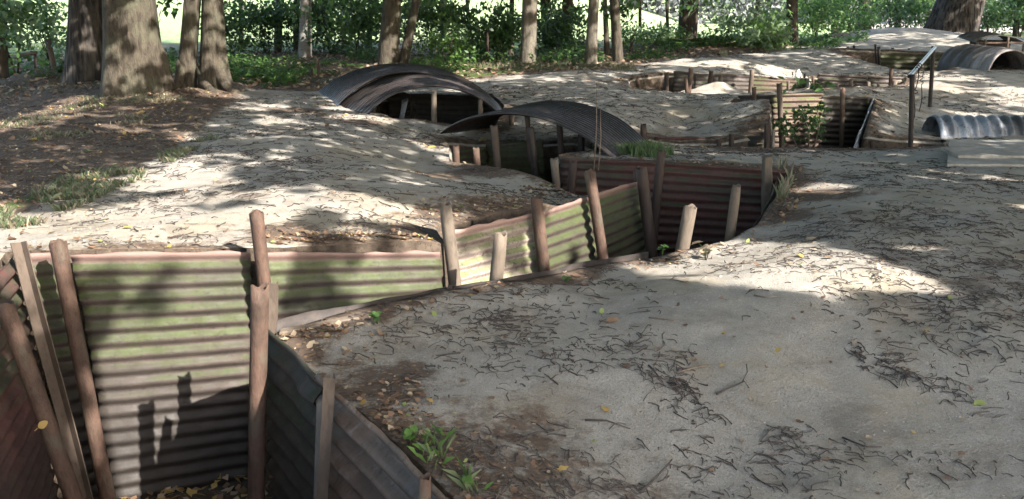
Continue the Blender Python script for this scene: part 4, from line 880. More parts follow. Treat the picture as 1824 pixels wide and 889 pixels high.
def root_part(tree_, pts_, r0, r1):
    q = [tuple(P(u, v, Yr)) for (u, v, Yr) in pts_]
    curve_tube('root', q, list(np.linspace(r0, r1, len(q))), M['bark'], parent=tree_, nseg=10)
TT = {o['label']: o for o in bpy.data.objects if o.get('category') == 'tree'}
tw = TT['pale twin-stemmed tree right of the broadest trunk, on spreading roots']; bt = TT['broadest smooth grey-brown trunk at the left, flaring at its foot']
root_part(tw, [(380,100,14.75),(392,136,14.6),(406,156,14.4),(432,172,14.2)], .13, .04)
root_part(tw, [(358,125,14.7),(364,150,14.45),(385,170,14.1),(405,184,13.9)], .09, .03)
root_part(tw, [(326,112,14.7),(320,144,14.55),(314,166,14.35)], .10, .05)
root_part(bt, [(262,70,14.25),(282,104,14.2),(290,130,14.15),(302,162,14.1)], .15, .10)

# unseen wood beside and behind the viewer: crowns shaped to throw the shade
SHT = [(5.5, -9.0), (11.8, -4.0), (16.5, 3.0), (21, 9.5), (26, 15), (-3.5, -9.5), (-8.5, -5.5), (1.5, -13), (30, 22)]
labs = ['behind the viewer to the right', 'to the right of the viewer', 'at the right beside the trenches', 'at the right level with the far tunnel', 'far right beyond the tunnel', 'behind the viewer', 'behind the viewer on the left', 'straight behind the viewer', 'farthest right at the wood edge']
n = 420000; zz = NR.uniform(4.3, 6.6, n); gx_ = NR.uniform(-18, 22, n); gy_ = NR.uniform(.5, 34, n); gx_[:70000] = NR.uniform(-2, 6.5, 70000); gy_[:70000] = NR.uniform(1.5, 9, 70000)
Q = np.stack([gx_+SH[0]*(zz-.2)/math.tan(SUN_EL), gy_+SH[1]*(zz-.2)/math.tan(SUN_EL), zz], -1)
lv = np.maximum.reduce([litat(gx_+dx, gy_+dy) for dx, dy in ((0, 0), (.09, .07), (-.09, -.07), (.14*SH[0], .14*SH[1]), (-.14*SH[0], -.14*SH[1]), (.26*SH[0], .26*SH[1]), (-.26*SH[0], -.26*SH[1]))])
lv = lv*np.clip(1.2+1.9*fbm(gx_*1.9, gy_*1.7, 78, 4), 0, 1)
fleck = fbm(gx_*1.5+gy_*.8, gy_*.9, 77, 3) > np.where((gy_ < 5.5) & (gx_ > -1.2), .62, .43)
keep = (NR.random(n) > lv**1.2*1.02) & ~fleck & ~((gy_ > 29) & (NR.random(n) < .4))
keep &= ~((Q[:, 1] > 2) & (np.abs(Q[:, 0]) < .56*Q[:, 1]+.2) & (Q[:, 2] < 3.0))
Q = Q[keep]; TP = np.array(SHT); near_ = ((Q[:, None, :2]-TP[None])**2).sum(-1).argmin(1)
for k, (tx, ty) in enumerate(SHT):
    g = Hs(tx, max(ty, 1.0)); root = empty('shade_tree', (tx, ty, g), 'tall leafy tree '+labs[k]+', unseen, crown shaped to shade the trenches', 'tree', 'trees around the viewer')
    trunk_part('trunk', [(tx, ty, g-.2), (tx+.05, ty, g+2), (tx-.05, ty+.1, g+4.5), (tx, ty, g+7)], [.22, .18, .14, .05], M['bark'], root, flare=.5)
    c = Q[near_ == k]
    if len(c) < 5: c = np.array([[tx, ty, 6.0]])+NR.normal(size=(60, 3))*.6
    cloud('crown', c-np.array(root.location), NR.uniform(.16, .28, len(c)), NR.uniform(.11, .18, len(c)), [M['lf_mid'], M['lf_dark']], parent=root, loc=(0, 0, 0))

# shrubs of the wood edge
SHRUB = [ # u, v base, Y, half width m, height, leaves, leaf size, mats, label
 (30,128,21,1.3,1.7,1500,.09,('lf_mid','lf_light'),'light green bush in the upper left corner'),
 (95,122,22,.8,1.5,900,.09,('lf_mid','lf_pale'),'pale green bush just left of the furrowed trunk'),
 (305,128,22,.4,.35,200,.08,('lf_mid','lf_dark'),'low bush seen between the broad trunk and the twin stems'),
 (420,112,24,.9,1.3,1300,.09,('lf_dark','lf_mid'),'dark bush right of the twin-stemmed tree'),
 (480,98,25,1.0,1.0,1500,.08,('lf_dark','lf_dark'),'very dark low bush left of the pale ringed trunk'),
 (590,104,25,.9,1.9,2400,.08,('lf_dark','lf_dark'),'dense dark bush right of the pale ringed trunk'),
 (640,106,24.5,.8,1.8,2000,.08,('lf_dark','lf_mid'),'dark bush left of the forked tree'),
 (770,105,24,.9,1.9,2200,.08,('lf_dark','lf_dark'),'dark bush right of the forked tree'),
 (800,128,20.5,.6,.75,900,.07,('lf_mid','lf_light'),'small lit bush behind the right shoulder of the large curved roof'),
 (850,110,23,.6,1.0,900,.08,('lf_dark','lf_mid'),'mid green bush left of the thin shaded trunk'),
 (890,118,22,.6,1.2,1300,.08,('lf_dark','lf_mid'),'dark bush touching the sun-flecked trunk on its left'),
 (992,98,24.5,.8,.9,1500,.08,('lf_dark','lf_dark'),'dark undergrowth bush at the foot of the dark trunk pair'),
 (1030,106,23,.4,.55,400,.07,('lf_dark','lf_mid'),'small bush left of the yellowish striped trunk'),
 (1120,104,23.5,.5,.65,600,.07,('lf_mid','lf_light'),'leafy bush right of the grey leaning trunk'),
 (1160,96,25,.6,.42,600,.08,('lf_mid','lf_pale'),'low pale bush in front of the bright field'),
 (1198,92,25.5,.5,.45,500,.08,('lf_light','lf_mid'),'bright bush left of the thick dark trunk'),
 (1275,84,27,.7,.40,500,.08,('lf_light','lf_mid'),'low green weeds right of the thick dark trunk'),
 (1320,82,27,.7,.45,600,.08,('lf_light','lf_pale'),'pale low bush under the drooping leaves'),
 (1372,86,25,.5,.7,800,.09,('lf_pale','lf_light'),'pale-leaved bush before the dark straight trunk'),
 (1450,74,29,.8,1.3,1500,.09,('lf_light','lf_mid'),'fresh green bush right of the dark straight trunk'),
 (1505,68,31,.9,1.6,1800,.09,('lf_mid','lf_light'),'green bush left of the ivy-wrapped trunk'),
 (1590,60,33,1.0,1.6,1900,.09,('lf_mid','lf_dark'),'shaded bush beyond the crest of the far mound'),
 (1645,58,33,.8,1.6,1500,.09,('lf_mid','lf_light'),'green bush left of the huge leaning trunk'),
 (1762,62,33,.9,1.6,1500,.09,('lf_dark','lf_mid'),'dark bush right of the huge leaning trunk'),
 (1815,72,31,.8,1.7,1600,.09,('lf_mid','lf_dark'),'mottled bush in the upper right corner'),
 (1860,72,31,.9,1.7,900,.09,('lf_mid','lf_dark'),'bush cut by the right picture edge'),
 (-40,128,21,1.0,1.7,900,.09,('lf_mid','lf_dark'),'bush cut by the left picture edge'),
 (700,96,27,1.2,2.0,1800,.09,('lf_dark','lf_dark'),'tall shadowy bush behind the forked tree'),
 (560,90,28,1.1,2.0,1500,.09,('lf_dark','lf_mid'),'tall shadowy bush behind the pale ringed trunk'),
 (1455,60,37,1.6,3.0,2600,.12,('lf_mid','lf_light'),'tall fresh green bush far behind the dark straight trunk'),
 (1530,56,39,1.8,3.4,3000,.12,('lf_mid','lf_dark'),'tall green bush far behind the ivy-wrapped trunk'),
 (1610,54,40,1.8,3.4,3000,.12,('lf_dark','lf_mid'),'tall dark bush far beyond the crest of the far mound'),
 (1680,54,41,1.8,3.4,2600,.12,('lf_mid','lf_dark'),'tall bush far behind the huge leaning trunk, to its left'),
 (1770,56,40,1.8,3.4,3000,.12,('lf_dark','lf_dark'),'tall dark bush far behind the small dugout'),
 (1850,58,40,1.8,3.4,2600,.12,('lf_mid','lf_dark'),'tall bush at the far right edge of the wood')]
for (u, v, Y, hw, hh, n, ls, mm, lb) in SHRUB:
    b = P(u, v, Y); g = Hs(b.x, b.y); n = int(n*(.72 if hh > 1 else .95))
    root = empty('shrub', (b.x, b.y, g), lb, 'shrub', 'shrubs of the wood edge')
    k = max(6, n//22); cc = NR.normal(size=(k, 3)); cc /= np.linalg.norm(cc, axis=1, keepdims=True); cc *= NR.random((k, 1))**.45
    cc = cc*[hw, hw*.8, hh*.55]+[0, 0, hh*.5]
    c = cc[NR.integers(0, k, n)]+NR.normal(size=(n, 3))*[.14, .14, .10]; c[:, 2] = np.abs(c[:, 2])
    cloud('foliage', c, NR.uniform(.9, 1.8, n)*ls, NR.uniform(.5, .95, n)*ls, [M[q] for q in mm], parent=root, loc=(0, 0, 0), up=.3)
    for j in range(4):
        a = R.uniform(0, 6.28); e = (math.cos(a)*hw*.6, math.sin(a)*hw*.5, hh*R.uniform(.7, 1.0))
        o = curve_tube('stem', [(0, 0, -.1), (e[0]*.4, e[1]*.4, e[2]*.5), e], [.018, .012, .005], M['barkdark'], loc=(0, 0, 0)); o.parent = root
# far field hedge
hx = NR.uniform(-10, 60, 34000); hy = 62+NR.normal(size=34000)*1.0; hz = NR.random(34000)**.8*(3.4+fbm(hx*.25, hx*0, 4)*1.2)
hz = hz+H(hx, hy)
hb = cloud('field_hedge', np.stack([hx, hy, hz], -1), NR.uniform(.25, .5, 34000), NR.uniform(.16, .3, 34000), [M['hedge']]); tag(hb, 'hazy greyish hedge across the far side of the bright field', 'hedge', kind='stuff')

# ------------------------------------------------------------------ ground litter
def sample_ground(n, y0=2.5, y1=20, wmax=.6, dens=None):
    y = NR.uniform(y0, y1, n); x = NR.uniform(-wmax, wmax, n)*y
    s_, _, _, _ = trench(x, y); k = s_ > .02
    if dens is not None: k &= NR.random(n) < dens(x, y, s_)
    x, y, s_ = x[k], y[k], s_[k]; return x, y, H(x, y), s_
BARE = [cast(1380,610), cast(1250,560), cast(1500,700), cast(1680,860), cast(1150,820)]
def twig_dens(x, y, s_):
    f = fbm(x*1.1, y*1.1, 51, 4)*1.3+fbm(x*4, y*4, 52, 2)*.5; d = np.clip(.30+f*1.1, .02, 1)
    for (b, r) in zip(BARE, (.75, .6, .55, .4, .0)):
        if r > 0: d *= 1-.93*np.exp(-(((x-b[0])/r)**2+((y-b[1])/(r*1.3))**2)**1.5)
    d *= np.where(sdw(woods_l, x, y) < 0, .35, 1); d *= np.where((x < 0) & (y < 6.6) & (y > 5) & (x < -.6), .45, 1)
    return d*np.clip(1.25-y/40, 0, 1)
x, y, z, s_ = sample_ground(60000, 2.5, 21, .6, twig_dens)
CL = [(1150,640,130,38,0,1.5),(1210,690,60,30,30,1),(1400,800,140,34,0,1.5),(960,640,90,34,0,.8),(900,740,100,40,0,.7),(1010,860,170,26,0,.8),(1720,470,150,30,10,1.2),(1740,590,120,34,10,1.3),(1660,700,110,28,20,1),(1730,800,120,30,0,1),(1560,650,60,14,20,.6),
 (1450,520,90,10,5,.6),(1240,560,70,12,0,.5),(820,580,120,20,-8,.9),(1000,560,140,20,-6,.9),(1500,410,220,26,0,1.6),(1700,390,120,26,0,1.1),(1600,330,200,26,0,1.3),(1450,290,120,12,0,.6),(1750,330,90,20,0,.6),(1180,205,190,32,0,1.3),(1000,180,70,16,0,.5),
 (700,270,150,22,0,.9),(480,280,150,20,0,.9),(420,350,170,22,0,1),(600,330,120,18,0,.8),(500,230,120,14,0,.7),(560,430,110,10,0,.5),(620,395,100,16,0,.5),(1620,225,70,22,0,.7),(1720,190,110,14,0,.7),(300,410,120,12,0,.4)]
ex, ey = [x], [y]
for (cu, cv, ru, rv, rot, k_) in CL:
    nn0 = int(130*k_); U = cu+NR.normal(size=nn0)*ru*.8; Vv = cv+NR.normal(size=nn0)*rv*.95+(U-cu)*math.sin(math.radians(rot)); Vv = np.clip(Vv, 100, 1000); p = cast_many(U, Vv); q_ = fbm(p[:, 0]*2.2, p[:, 1]*2.2, 57, 3)+.25*fbm(p[:, 0]*9, p[:, 1]*9, 58, 2) > .0; ex.append(p[q_, 0]); ey.append(p[q_, 1])
x = np.concatenate(ex); y = np.concatenate(ey); sdt = trench(x, y)[0]; x, y = x[sdt > .03], y[sdt > .03]; z = H(x, y)
n = len(x); print('twigs', n)
cid = (np.floor(x*3).astype(int)*31+np.floor(y*3).astype(int)*17) % 97
th = NR.uniform(0, 2*PI, n)*.55+cid*.7+NR.normal(size=n)*.35; L = (.02+.16*NR.random(n)**1.6)*np.clip(.75+y*.03, .8, 1.2); bend = NR.normal(size=n)*1.1*(NR.random(n) < .75); r0 = NR.uniform(.0012, .0036, n)*np.clip(.85+y*.05, 1, 1.8)
m = 6; k = 4; t = np.linspace(-.5, .5, m)
ang = th[:, None]+bend[:, None]*t[None]+NR.normal(size=(n, m))*.24
dx = np.cumsum(np.cos(ang), 1)*(L/m)[:, None]; dy = np.cumsum(np.sin(ang), 1)*(L/m)[:, None]
cx = x[:, None]+dx-dx.mean(1, keepdims=True); cy = y[:, None]+dy-dy.mean(1, keepdims=True); cz = H(cx, cy)
lift = np.abs(NR.normal(size=n))*.004; cz = cz+lift[:, None]*(1-2*np.abs(t))[None]*2+.001
rad = r0[:, None]*(1-.5*(t+.5))[None]; px_, py_ = -np.sin(ang), np.cos(ang)
V = np.empty((n, m, k, 3))
for j in range(k):
    a = 2*PI*j/k+.4; V[:, :, j, 0] = cx+px_*rad*math.cos(a); V[:, :, j, 1] = cy+py_*rad*math.cos(a); V[:, :, j, 2] = cz+rad+rad*math.sin(a)
base = grid_faces(k, m, True); F = (base[None]+(np.arange(n)*m*k)[:, None, None]).reshape(-1, 4)
o = mesh('fallen_twigs', V.reshape(-1, 3), F, M['twig']); tag(o, 'small dark curved twigs strewn over the sandy ground', 'twigs', kind='stuff')
# dead leaves
def leaf_dens(x, y, s_):
    d = .05+.95*np.clip(1-np.abs(s_)/.45, 0, 1)**1.5*(.35+.65*(fbm(x*1.3, y*1.3, 61, 2) > -.1)); d = np.where(sdw(woods_l, x, y) < 0, .6, d); return np.clip(d, 0, 1)
x, y, z, s_ = sample_ground(42000, 2.5, 18, .6, leaf_dens); ex, ey = [x], [y]
for (cu, cv, ru, rv, k_) in ((560,430,110,9,1.2),(700,430,70,9,1),(860,370,120,22,2),(980,345,60,12,1),(860,270,60,10,.8),(1330,225,70,16,1.2),(1400,350,25,40,1),(320,170,70,12,1),(250,190,120,20,1),(560,600,60,20,.6),(720,740,50,60,.8),(560,185,60,8,.5),(600,205,60,6,.5),(100,330,120,40,1.2)):
    U, Vv = ell(cu, cv, ru, rv, 0, int(200*k_)); p = cast_many(U, Vv); ex.append(p[:, 0]); ey.append(p[:, 1])
x = np.concatenate(ex); y = np.concatenate(ey); sdt = trench(x, y)[0]; x, y = x[sdt > .02], y[sdt > .02]; z = H(x, y)
n = len(x); print('leaves', n)
sz = (.007+.028*NR.random(n)**1.8)*np.where(NR.random(n) < .05, 1.5, 1)*np.clip(.7+y*.05, .8, 1.4); wl = NR.random(n); mi = np.where(wl < .60, 0, np.where(wl < .91, 1, np.where(wl < .975, 2, 3)))
c = np.stack([x, y, z+.006+NR.random(n)*.006], -1)
nr_st = NR.bit_generator.state
a_ = NR.random(n)*2*PI; shp = np.array([(-.75, 0, .1), (-.3, .42, 0), (.05, .36, -.12), (.3, .5, .05), (.8, .05, .18), (.35, -.45, .1), (0, -.3, -.1), (-.35, -.45, .04)])
vv = shp[None]*NR.uniform(.75, 1.25, (n, 8, 1))*sz[:, None, None]*[1, 1, 1.2]; vv[..., 2] *= NR.uniform(-.6, 1.8, (n, 1)); tl_ = NR.normal(size=(n, 1))*.25
vv[..., 2] += tl_*vv[..., 0]; vx = vv[..., 0]*np.cos(a_)[:, None]-vv[..., 1]*np.sin(a_)[:, None]; vy = vv[..., 0]*np.sin(a_)[:, None]+vv[..., 1]*np.cos(a_)[:, None]
V = np.stack([vx+c[:, None, 0], vy+c[:, None, 1], vv[..., 2]+c[:, None, 2]], -1).reshape(-1, 3)
F = (np.array([(0, 1, 2, 7), (2, 6, 7, 7), (2, 3, 4, 5), (2, 5, 6, 6)])[None]+(np.arange(n)*8)[:, None, None]).reshape(-1, 4)
F = np.concatenate([F.reshape(n, 4, 4)[:, [0, 2]].reshape(-1, 4), (np.array([(2, 5, 6, 7)])[None]+(np.arange(n)*8)[:, None, None]).reshape(-1, 4)]); mi = np.concatenate([np.repeat(mi, 2), mi])
o = mesh('fallen_leaves', V, F, [M['dl_brown'], M['dl_tan'], M['dl_yellow'], M['dl_green']], smooth=False, mi=mi); tag(o, 'small dead leaves scattered along the trench lips and the wood floor', 'fallen leaves', kind='stuff')
# leaves on the trench floor
q = P(330,872,4.8); c = np.stack([NR.uniform(-2.1, -1.25, 260), NR.uniform(4.2, 5.0, 260), NR.uniform(-1.0, -.96, 260)], -1)
V = leaf_cards(c, .06, .04, up=2.0); o = mesh('floor_leaves', V, np.arange(len(V)).reshape(-1, 4), [M['dl_brown'], M['dl_tan'], M['dl_yellow']], smooth=False, mi=NR.integers(0, 3, len(c))); tag(o, 'fallen leaves on the floor of the foreground trench', 'fallen leaves', kind='stuff')
# pebbles
x, y, z, s_ = sample_ground(9000, 2.5, 12, .6, lambda x, y, s_: np.clip(.25+fbm(x*1.4, y*1.4, 71, 3)*1.2, .03, 1)); n = len(x); r_ = NR.uniform(.0025, .0075, n)*np.where(NR.random(n) < .04, 2.0, 1)
o8 = np.array([(1, 0, 0), (0, 1, 0), (-1, 0, 0), (0, -1, 0), (0, 0, .6), (0, 0, -.6)]); F8 = np.array([(0, 1, 4), (1, 2, 4), (2, 3, 4), (3, 0, 4), (1, 0, 5), (2, 1, 5), (3, 2, 5), (0, 3, 5)])
V = np.stack([x, y, z], -1)[:, None]+o8[None]*r_[:, None, None]*NR.uniform(.6, 1.4, (n, 6, 1)); F = (F8[None]+(np.arange(n)*6)[:, None, None]).reshape(-1, 3)
o = mesh('pebbles', V.reshape(-1, 3), F, M['stone']); tag(o, 'small pebbles in the sandy ground', 'pebbles', kind='stuff')
# grass
def grass(name, label, x, y, hgt, mats, mi=None, w_=.004, lean=.6):
    n = len(x); z = H(x, y); a = NR.uniform(0, 2*PI, n); hgt = hgt*NR.uniform(.5, 1.2, n); lx = np.cos(a)*hgt*lean*NR.random(n); ly = np.sin(a)*hgt*lean*NR.random(n); wx = -np.sin(a)*w_; wy = np.cos(a)*w_
    V = np.stack([np.stack([x-wx, y-wy, z-.01], -1), np.stack([x+wx, y+wy, z-.01], -1), np.stack([x+lx*.4+wx*.7, y+ly*.4+wy*.7, z+hgt*.65], -1), np.stack([x+lx-wx*.2, y+ly-wy*.2, z+hgt], -1)], 1)
    o = mesh(name, V.reshape(-1, 3), np.arange(n*4).reshape(-1, 4), mats, smooth=False, mi=NR.integers(0, len(mats), n) if mi is None else mi); tag(o, label, 'grass', kind='stuff'); return o
def patch(ells, per):
    xs_, ys_ = [], []
    for (cu, cv, ru, rv, rot, k) in ells:
        U, Vv = ell(cu, cv, ru, rv, rot, int(per*k)); p = cast_many(U, Vv); xs_.append(p[:, 0]); ys_.append(p[:, 1])
    x = np.concatenate(xs_); y = np.concatenate(ys_); s_, _, _, _ = trench(x, y); k = s_ > .01; return x[k], y[k]
x, y = patch([(55,385,75,20,-12,1.6),(150,350,75,18,-22,1.6),(235,315,60,14,-24,1.2),(300,285,45,9,-24,.8),(350,262,40,6,-20,.5),(140,330,90,14,-15,.6)], 800)
k = fbm(x*3.2, y*3.2, 41, 3) > -.18; x, y = x[k], y[k]
grass('verge_grass', 'tufty green verge between the sand and the brown wood floor', x, y, .05, [M['grass'], M['grass'], M['straw']], w_=.003, lean=1.3)
x, y = patch([(60,220,90,12,-10,1.4),(150,192,60,10,-14,1.2),(230,215,60,9,0,.6),(200,178,60,9,0,.6),(270,180,60,8,0,.6),(80,240,80,8,0,.5)], 900)
k = fbm(x*2.6, y*2.6, 42, 3) > -.1; x, y = x[k], y[k]
grass('dry_grass', 'sunlit straw-coloured grass on the bank before the big trunks', x, y, .045, [M['straw'], M['straw'], M['grass']], w_=.004, lean=1.5)
x, y = patch([(1120,270,60,9,4,1.3),(1080,262,25,8,0,.6),(1160,278,40,6,0,.4)], 800)
grass('roof_foot_grass', 'green grass at the right foot of the nearer curved roof', x, y, .10, [M['grass'], M['lf_mid']], w_=.006)
x, y = patch([(775,810,24,40,50,1.0),(840,872,24,12,50,.4)], 60)
grass('lip_grass', 'few bright grass blades beside the curled-rim sheet', x, y, .055, [M['lf_light'], M['grass']], w_=.0007, lean=1.6)
x, y = patch([(1392,330,18,30,0,1),(1290,100,6,3,0,.2),(1110,125,25,3,0,.5),(920,122,90,4,0,.8)], 320)
grass('bank_grass', 'dry thin stems on the crumbling bank', x, y, .12, [M['straw'], M['grass']], w_=.005)
# undergrowth herbs of the wood
x, y = patch([(470,135,90,22,0,2.5),(430,120,60,18,0,1),(600,128,60,12,0,1),(70,128,90,12,0,1.6),(20,130,40,12,0,.6),(310,120,25,12,0,.4),(660,105,40,8,0,.5),(790,120,60,12,0,1),(860,110,60,10,0,.6),(1180,92,80,12,-8,1.6),(1300,82,80,7,0,1),(1440,82,60,7,0,1),(1020,108,60,8,0,.8),(960,105,50,8,0,.6),(1500,72,50,6,0,.6)], 1600)
k = fbm(x*.9, y*.9, 93, 3) > -.12; x, y = x[k], y[k]; nh = len(x); zh = H(x, y); c = np.stack([x, y, zh+NR.random(nh)**1.5*(.17+.22*fbm(x*.7, y*.7, 91, 2))], -1)
o = cloud('woodland_herbs', c, NR.uniform(.05, .10, nh), NR.uniform(.03, .06, nh), [M['lf_light'], M['lf_mid'], M['lf_mid']], up=1.0); tag(o, 'low green herbs covering the floor of the wood', 'undergrowth', kind='stuff')
# litter relief of the wood floor at the back
x = NR.uniform(-16, 10, 9000); y = NR.uniform(15, 27, 9000); k = sdw(woods_b, x, y) < -.1; x, y = x[k], y[k]; c = np.stack([x, y, H(x, y)+.02], -1)
V = leaf_cards(c, .11, .07, up=1.2); o = mesh('wood_floor_leaves', V, np.arange(len(V)).reshape(-1, 4), [M['dl_brown'], M['dl_tan'], M['stick']], smooth=False, mi=NR.integers(0, 3, len(c))); tag(o, 'dead leaf carpet on the wood floor between the trunks', 'leaf litter', kind='stuff')

# ------------------------------------------------------------------ single leaves, sticks, small plants
def big_leaf(u, v, size, mat, label, rot=0, lobed=False, tilt=.15, Y=None, name='fallen_leaf', group='single leaves lying on the ground'):
    size = size*.68
    p = cast(u, v) if Y is None else np.array(P(u, v, Y)); n = 16; V = [(0, 0, .004)]
    for i in range(n):
        a = 2*PI*i/n; r_ = size*(.5+.12*math.cos(a)) * ((1+.35*math.cos(5*a)) if lobed else (1-.1*abs(math.sin(a*2)))); V.append((r_*math.cos(a)*1.15, r_*math.sin(a)*.8, size*.12*abs(math.sin(a))+.03*size*math.sin(3*a)))
    F = [[0, i+1, (i+1) % n+1] for i in range(n)]
    V += [(-size*.5, -.002, .004), (-size*.95, 0, .008), (-size*.5, .002, .004)]; F.append([n+1, n+2, n+3])
    o = mesh(name, V, F, M[mat]); o.location = (p[0], p[1], p[2]+.006); o.rotation_euler = (tilt, -tilt*.5, rot); tag(o, label, 'leaf', group)
big_leaf(1742,731,.075,'dl_green','large yellow-green leaf lying flat near the right edge of the foreground sand',.3)
big_leaf(1692,534,.06,'dl_green','yellow-green leaf on the sand right of the sunlit patch',1.0)
big_leaf(742,690,.07,'dl_tan','tan curled leaf on the sand right of the drilled flat post',2.7,tilt=.3)
big_leaf(1088,577,.08,'dl_brown','brown curled leaf alone on the sand above the twig cluster',.2,tilt=.4)
big_leaf(640,580,.05,'dl_tan','pale leaf at the near lip beside the little weed',.5)
big_leaf(225,408,.07,'dl_yellow','bright yellow leaf on the sunlit sand left of the sunlit pipe post',.1)
big_leaf(1445,429,.11,'dl_tan','tan leaf in shade above the sunlit patch at the right',.2)
big_leaf(1285,662,.035,'dl_yellow','tiny yellow leaf by the forked stick',.9)
big_leaf(1075,738,.04,'dl_yellow','small ochre leaf left of the forked stick in the foreground',1.7)
big_leaf(1000,840,.05,'dl_yellow','lobed ochre leaf near the bottom edge of the sand',.6,lobed=True)
big_leaf(1710,815,.04,'dl_brown','russet leaf near the bottom right',.4)
big_leaf(1470,830,.035,'dl_brown','small orange-brown leaf in the lower middle of the sand',.4)
big_leaf(250,205,.13,'dl_yellow','bright yellow leaf on the bank below the broadest trunk',.4,tilt=.5)
big_leaf(768,264,.11,'dl_yellow','orange leaf on the mound left of the nearer curved roof',.4,tilt=.3)
big_leaf(775,822,.04,'dl_green','fresh green leaf among the blades beside the curled rim',.9)
big_leaf(1352,262,.10,'dl_yellow','yellowish leaf on the crumbling bank behind the doubled post',.2)
big_leaf(75,760,.06,'dl_yellow','orange leaf stuck on the leaning pipe beside the red sheet',.3,tilt=1.2,Y=3.86)
def stick(pts_, r_, label, mat='twig', fork=None):
    q = []
    for (u, v, dz) in pts_: p = cast(u, v); q.append((p[0], p[1], p[2]+r_+dz))
    o = curve_tube('dead_stick', q, list(np.linspace(r_, r_*.5, len(q))), M[mat], nseg=6, label=label, cat='stick', group='single sticks lying on the sand')
    if fork:
        q2 = []
        for (u, v, dz) in fork: p = cast(u, v); q2.append((p[0], p[1], p[2]+r_+dz))
        curve_tube('side_twig', q2, r_*.6, M[mat], parent=o, nseg=6)
stick([(1276,710,0),(1300,697,.004),(1325,690,.006),(1334,700,.002)],.0042,'forked dark stick alone in the middle of the bare sand',fork=[(1322,691,.005),(1330,680,.02),(1328,672,.03)])
stick([(1042,752,0),(1080,758,.004),(1122,770,0)],.0045,'straight dark stick in the lower left of the sand')
stick([(1343,535,0),(1365,534,.003),(1386,533,0)],.005,'short straight stick just below the sunlit patch','stick')
stick([(1155,655,0),(1165,668,0),(1180,690,0)],.004,'stick slanting beside the twig cluster')
stick([(1156,569,.0),(1190,575,.004),(1200,576,0)],.004,'short brown stick above the twig cluster','stick')
stick([(1140,890,0),(1160,870,.01),(1190,840,.015),(1196,836,.01)],.005,'thick curved stick at the bottom edge')
stick([(1205,675,0),(1230,664,.006),(1262,660,.004)],.0055,'pale brown stick lying over the twig cluster','stick')
stick([(1500,790,0),(1540,805,.004),(1570,803,0)],.004,'dark stick among the twigs in the lower right')
# small broadleaved plants
def plant(u, v, Y, hgt, nl, size, mat, label, spread=.8, name='small_plant', stemmat='lf_mid', group=None):
    p = P(u, v, Y); g = Hs(p.x, p.y); p = Vector((p.x, p.y, max(g, p.z) if Y > 9 else g)); root = empty(name, p, label, 'plant', group)
    for i in range(nl):
        a = R.uniform(0, 6.28); h_ = hgt*R.uniform(.35, 1); rr = hgt*spread*R.uniform(.3, 1)*.6; e = Vector((math.cos(a)*rr, math.sin(a)*rr, h_))
        o = curve_tube('stem', [(0, 0, -.02), (e.x*.35, e.y*.35, h_*.7), tuple(e)], [.0025, .002, .0012], M[stemmat], nseg=5, loc=(0, 0, 0)); o.parent = root
        n = 14; V = [(0, 0, 0)]
        for k in range(n):
            b = 2*PI*k/n; q = size*(.55+.1*math.cos(b))*(1+.18*math.cos(6*b)); V.append((q*math.cos(b), q*math.sin(b)*.85, size*.12*abs(math.sin(b))-size*.1*max(0, math.cos(b))))
        lf = mesh('leaf', V, [[0, k+1, (k+1) % n+1] for k in range(n)], M[mat]); lf.location = e; lf.rotation_euler = (R.uniform(-.5, .5), R.uniform(-.6, .3), a); lf.parent = root
    return root
plant(736,775,3.13,.10,7,.030,'lf_light','fresh green lobed-leaf weed beside the curled-rim sheet', spread=.7)
plant(832,868,2.82,.06,6,.022,'lf_light','small green weed at the bottom edge beside the curled rim')
plant(672,565,4.40,.06,8,.03,'lf_mid','little dark green weed on the near lip by the pale plank')
plant(1258,452,6.0,.11,6,.07,'dl_tan','sunlit white-leaved seedling before the thick hollow stump', spread=1.0)
plant(1008,492,5.35,.05,4,.03,'lf_mid','tiny seedling at the lip right of the third slanting post')
plant(1180,452,6.2,.05,6,.04,'lf_mid','low leafy weed on the lip below the crossing posts')
# climbing plant in the middle trench
vb = P(1420,262,12.2); vine = empty('climbing_plant', vb, 'leafy green climber in front of the rust-lit sheet in the middle trench', 'plant')
cs = []
for (u, v, ru, rv, n) in ((1388,222,22,12,60),(1405,232,20,10,50),(1440,196,26,9,60),(1428,207,22,8,40),(1452,215,22,8,50),(1450,228,16,8,36),(1430,246,30,8,34),(1462,192,16,6,30),(1456,240,12,12,26)):
    for _ in range(n): q = P(u+R.gauss(0, .55)*ru, v+R.gauss(0, .55)*rv, 12.2+R.gauss(0, .12)); cs.append(q-vb)
c = np.array(cs); cloud('foliage', c, NR.uniform(.045, .095, len(c)), NR.uniform(.03, .055, len(c)), [M['lf_dark'], M['lf_dark'], M['lf_mid']], parent=vine, loc=(0, 0, 0), up=.2)
for (a_, b_) in (((1420,262), (1385,215)), ((1450,262), (1455,192)), ((1440,262), (1430,205))):
    p0 = P(*a_, 12.2)-vb; p1 = P(*b_, 12.2)-vb; o = curve_tube('stem', [tuple(p0), tuple(p0.lerp(p1, .5)+Vector((.05, 0, 0))), tuple(p1)], .008, M['dl_tan'], loc=(0, 0, 0)); o.parent = vine
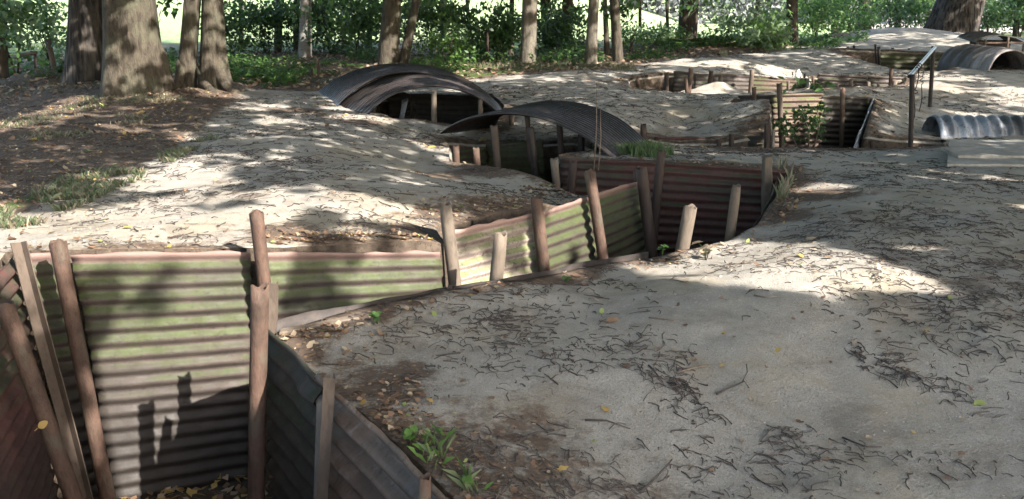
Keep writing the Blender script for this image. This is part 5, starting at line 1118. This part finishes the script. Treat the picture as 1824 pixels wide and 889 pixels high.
# vine top reaching above the lip
vb = P(1452,170,14.5); top_ = empty('climbing_plant', vb, 'spray of large dark leaves above the lip, in front of the straight-topped sheet', 'plant')
c = np.array([P(1450+R.gauss(0, 22), 153+R.gauss(0, 8), 14.5+R.gauss(0, .1))-vb for _ in range(34)]); cloud('foliage', c, .15, .08, [M['lf_mid'], M['lf_dark']], parent=top_, loc=(0, 0, 0), up=.3)
o = curve_tube('stem', [(0, 0, -.3), (.02, 0, 0), (0, 0, .2)], .008, M['stick'], loc=(0, 0, 0)); o.parent = top_
# thin dead stalks before the nearer roof
for (u0, v0, u1, v1, Y, lb) in ((1058,285,1063,150,9.05,'tall thin bare stalk in front of the nearer curved roof'), (1066,285,1070,192,9.05,'shorter bare stalk beside the tall one before the nearer roof')):
    p0 = P(u0, v0, Y); p1 = P(u1, v1, Y); p0.z -= .1
    curve_tube('bare_stalk', [tuple(p0), tuple(p0.lerp(p1, .5)+Vector((.012, 0, 0))), tuple(p1)], [.006, .005, .002], M['stick'], label=lb, cat='stalk', group='bare stalks')
# stakes and fence remains in the wood
for (tu, tv, bu, bv, Y, wd, mt, lb) in (
 (86,70,100,140,18.5,9,'angle','slanting grey fence stake left of the furrowed trunk'),
 (62,94,64,130,20,5,'postdark','thin dark stake at the end of the low rail, upper left'),
 (118,105,120,135,19,5,'postdark','short dark stake against the furrowed trunk'),
 (400,95,402,130,20,5,'iron','short dark stake right of the twin-stemmed tree'),
 (498,112,500,138,20,4.5,'iron','stub of a stake below the thin dark trunks'),
 (555,122,556,160,17.5,5,'iron','short black stake, left of the pair before the large curved roof'),
 (565,102,569,158,17.5,5,'postdark','taller slanting stake, right of the pair before the large curved roof'),
 (868,55,869,112,21.5,5,'postdark','thin bare pole left of the thin shaded trunk')):
    post('tube',tu,tv,bu,bv,Y,wd,lb,mat=mt, group='stakes in the wood')
r0_ = P(36,98,20); r1_ = P(66,94,20); curve_tube('fence_rail', [tuple(r0_), tuple(r1_)], .035, M['postpale'], label='short pale broken rail beside the thin dark stake, upper left', cat='rail')
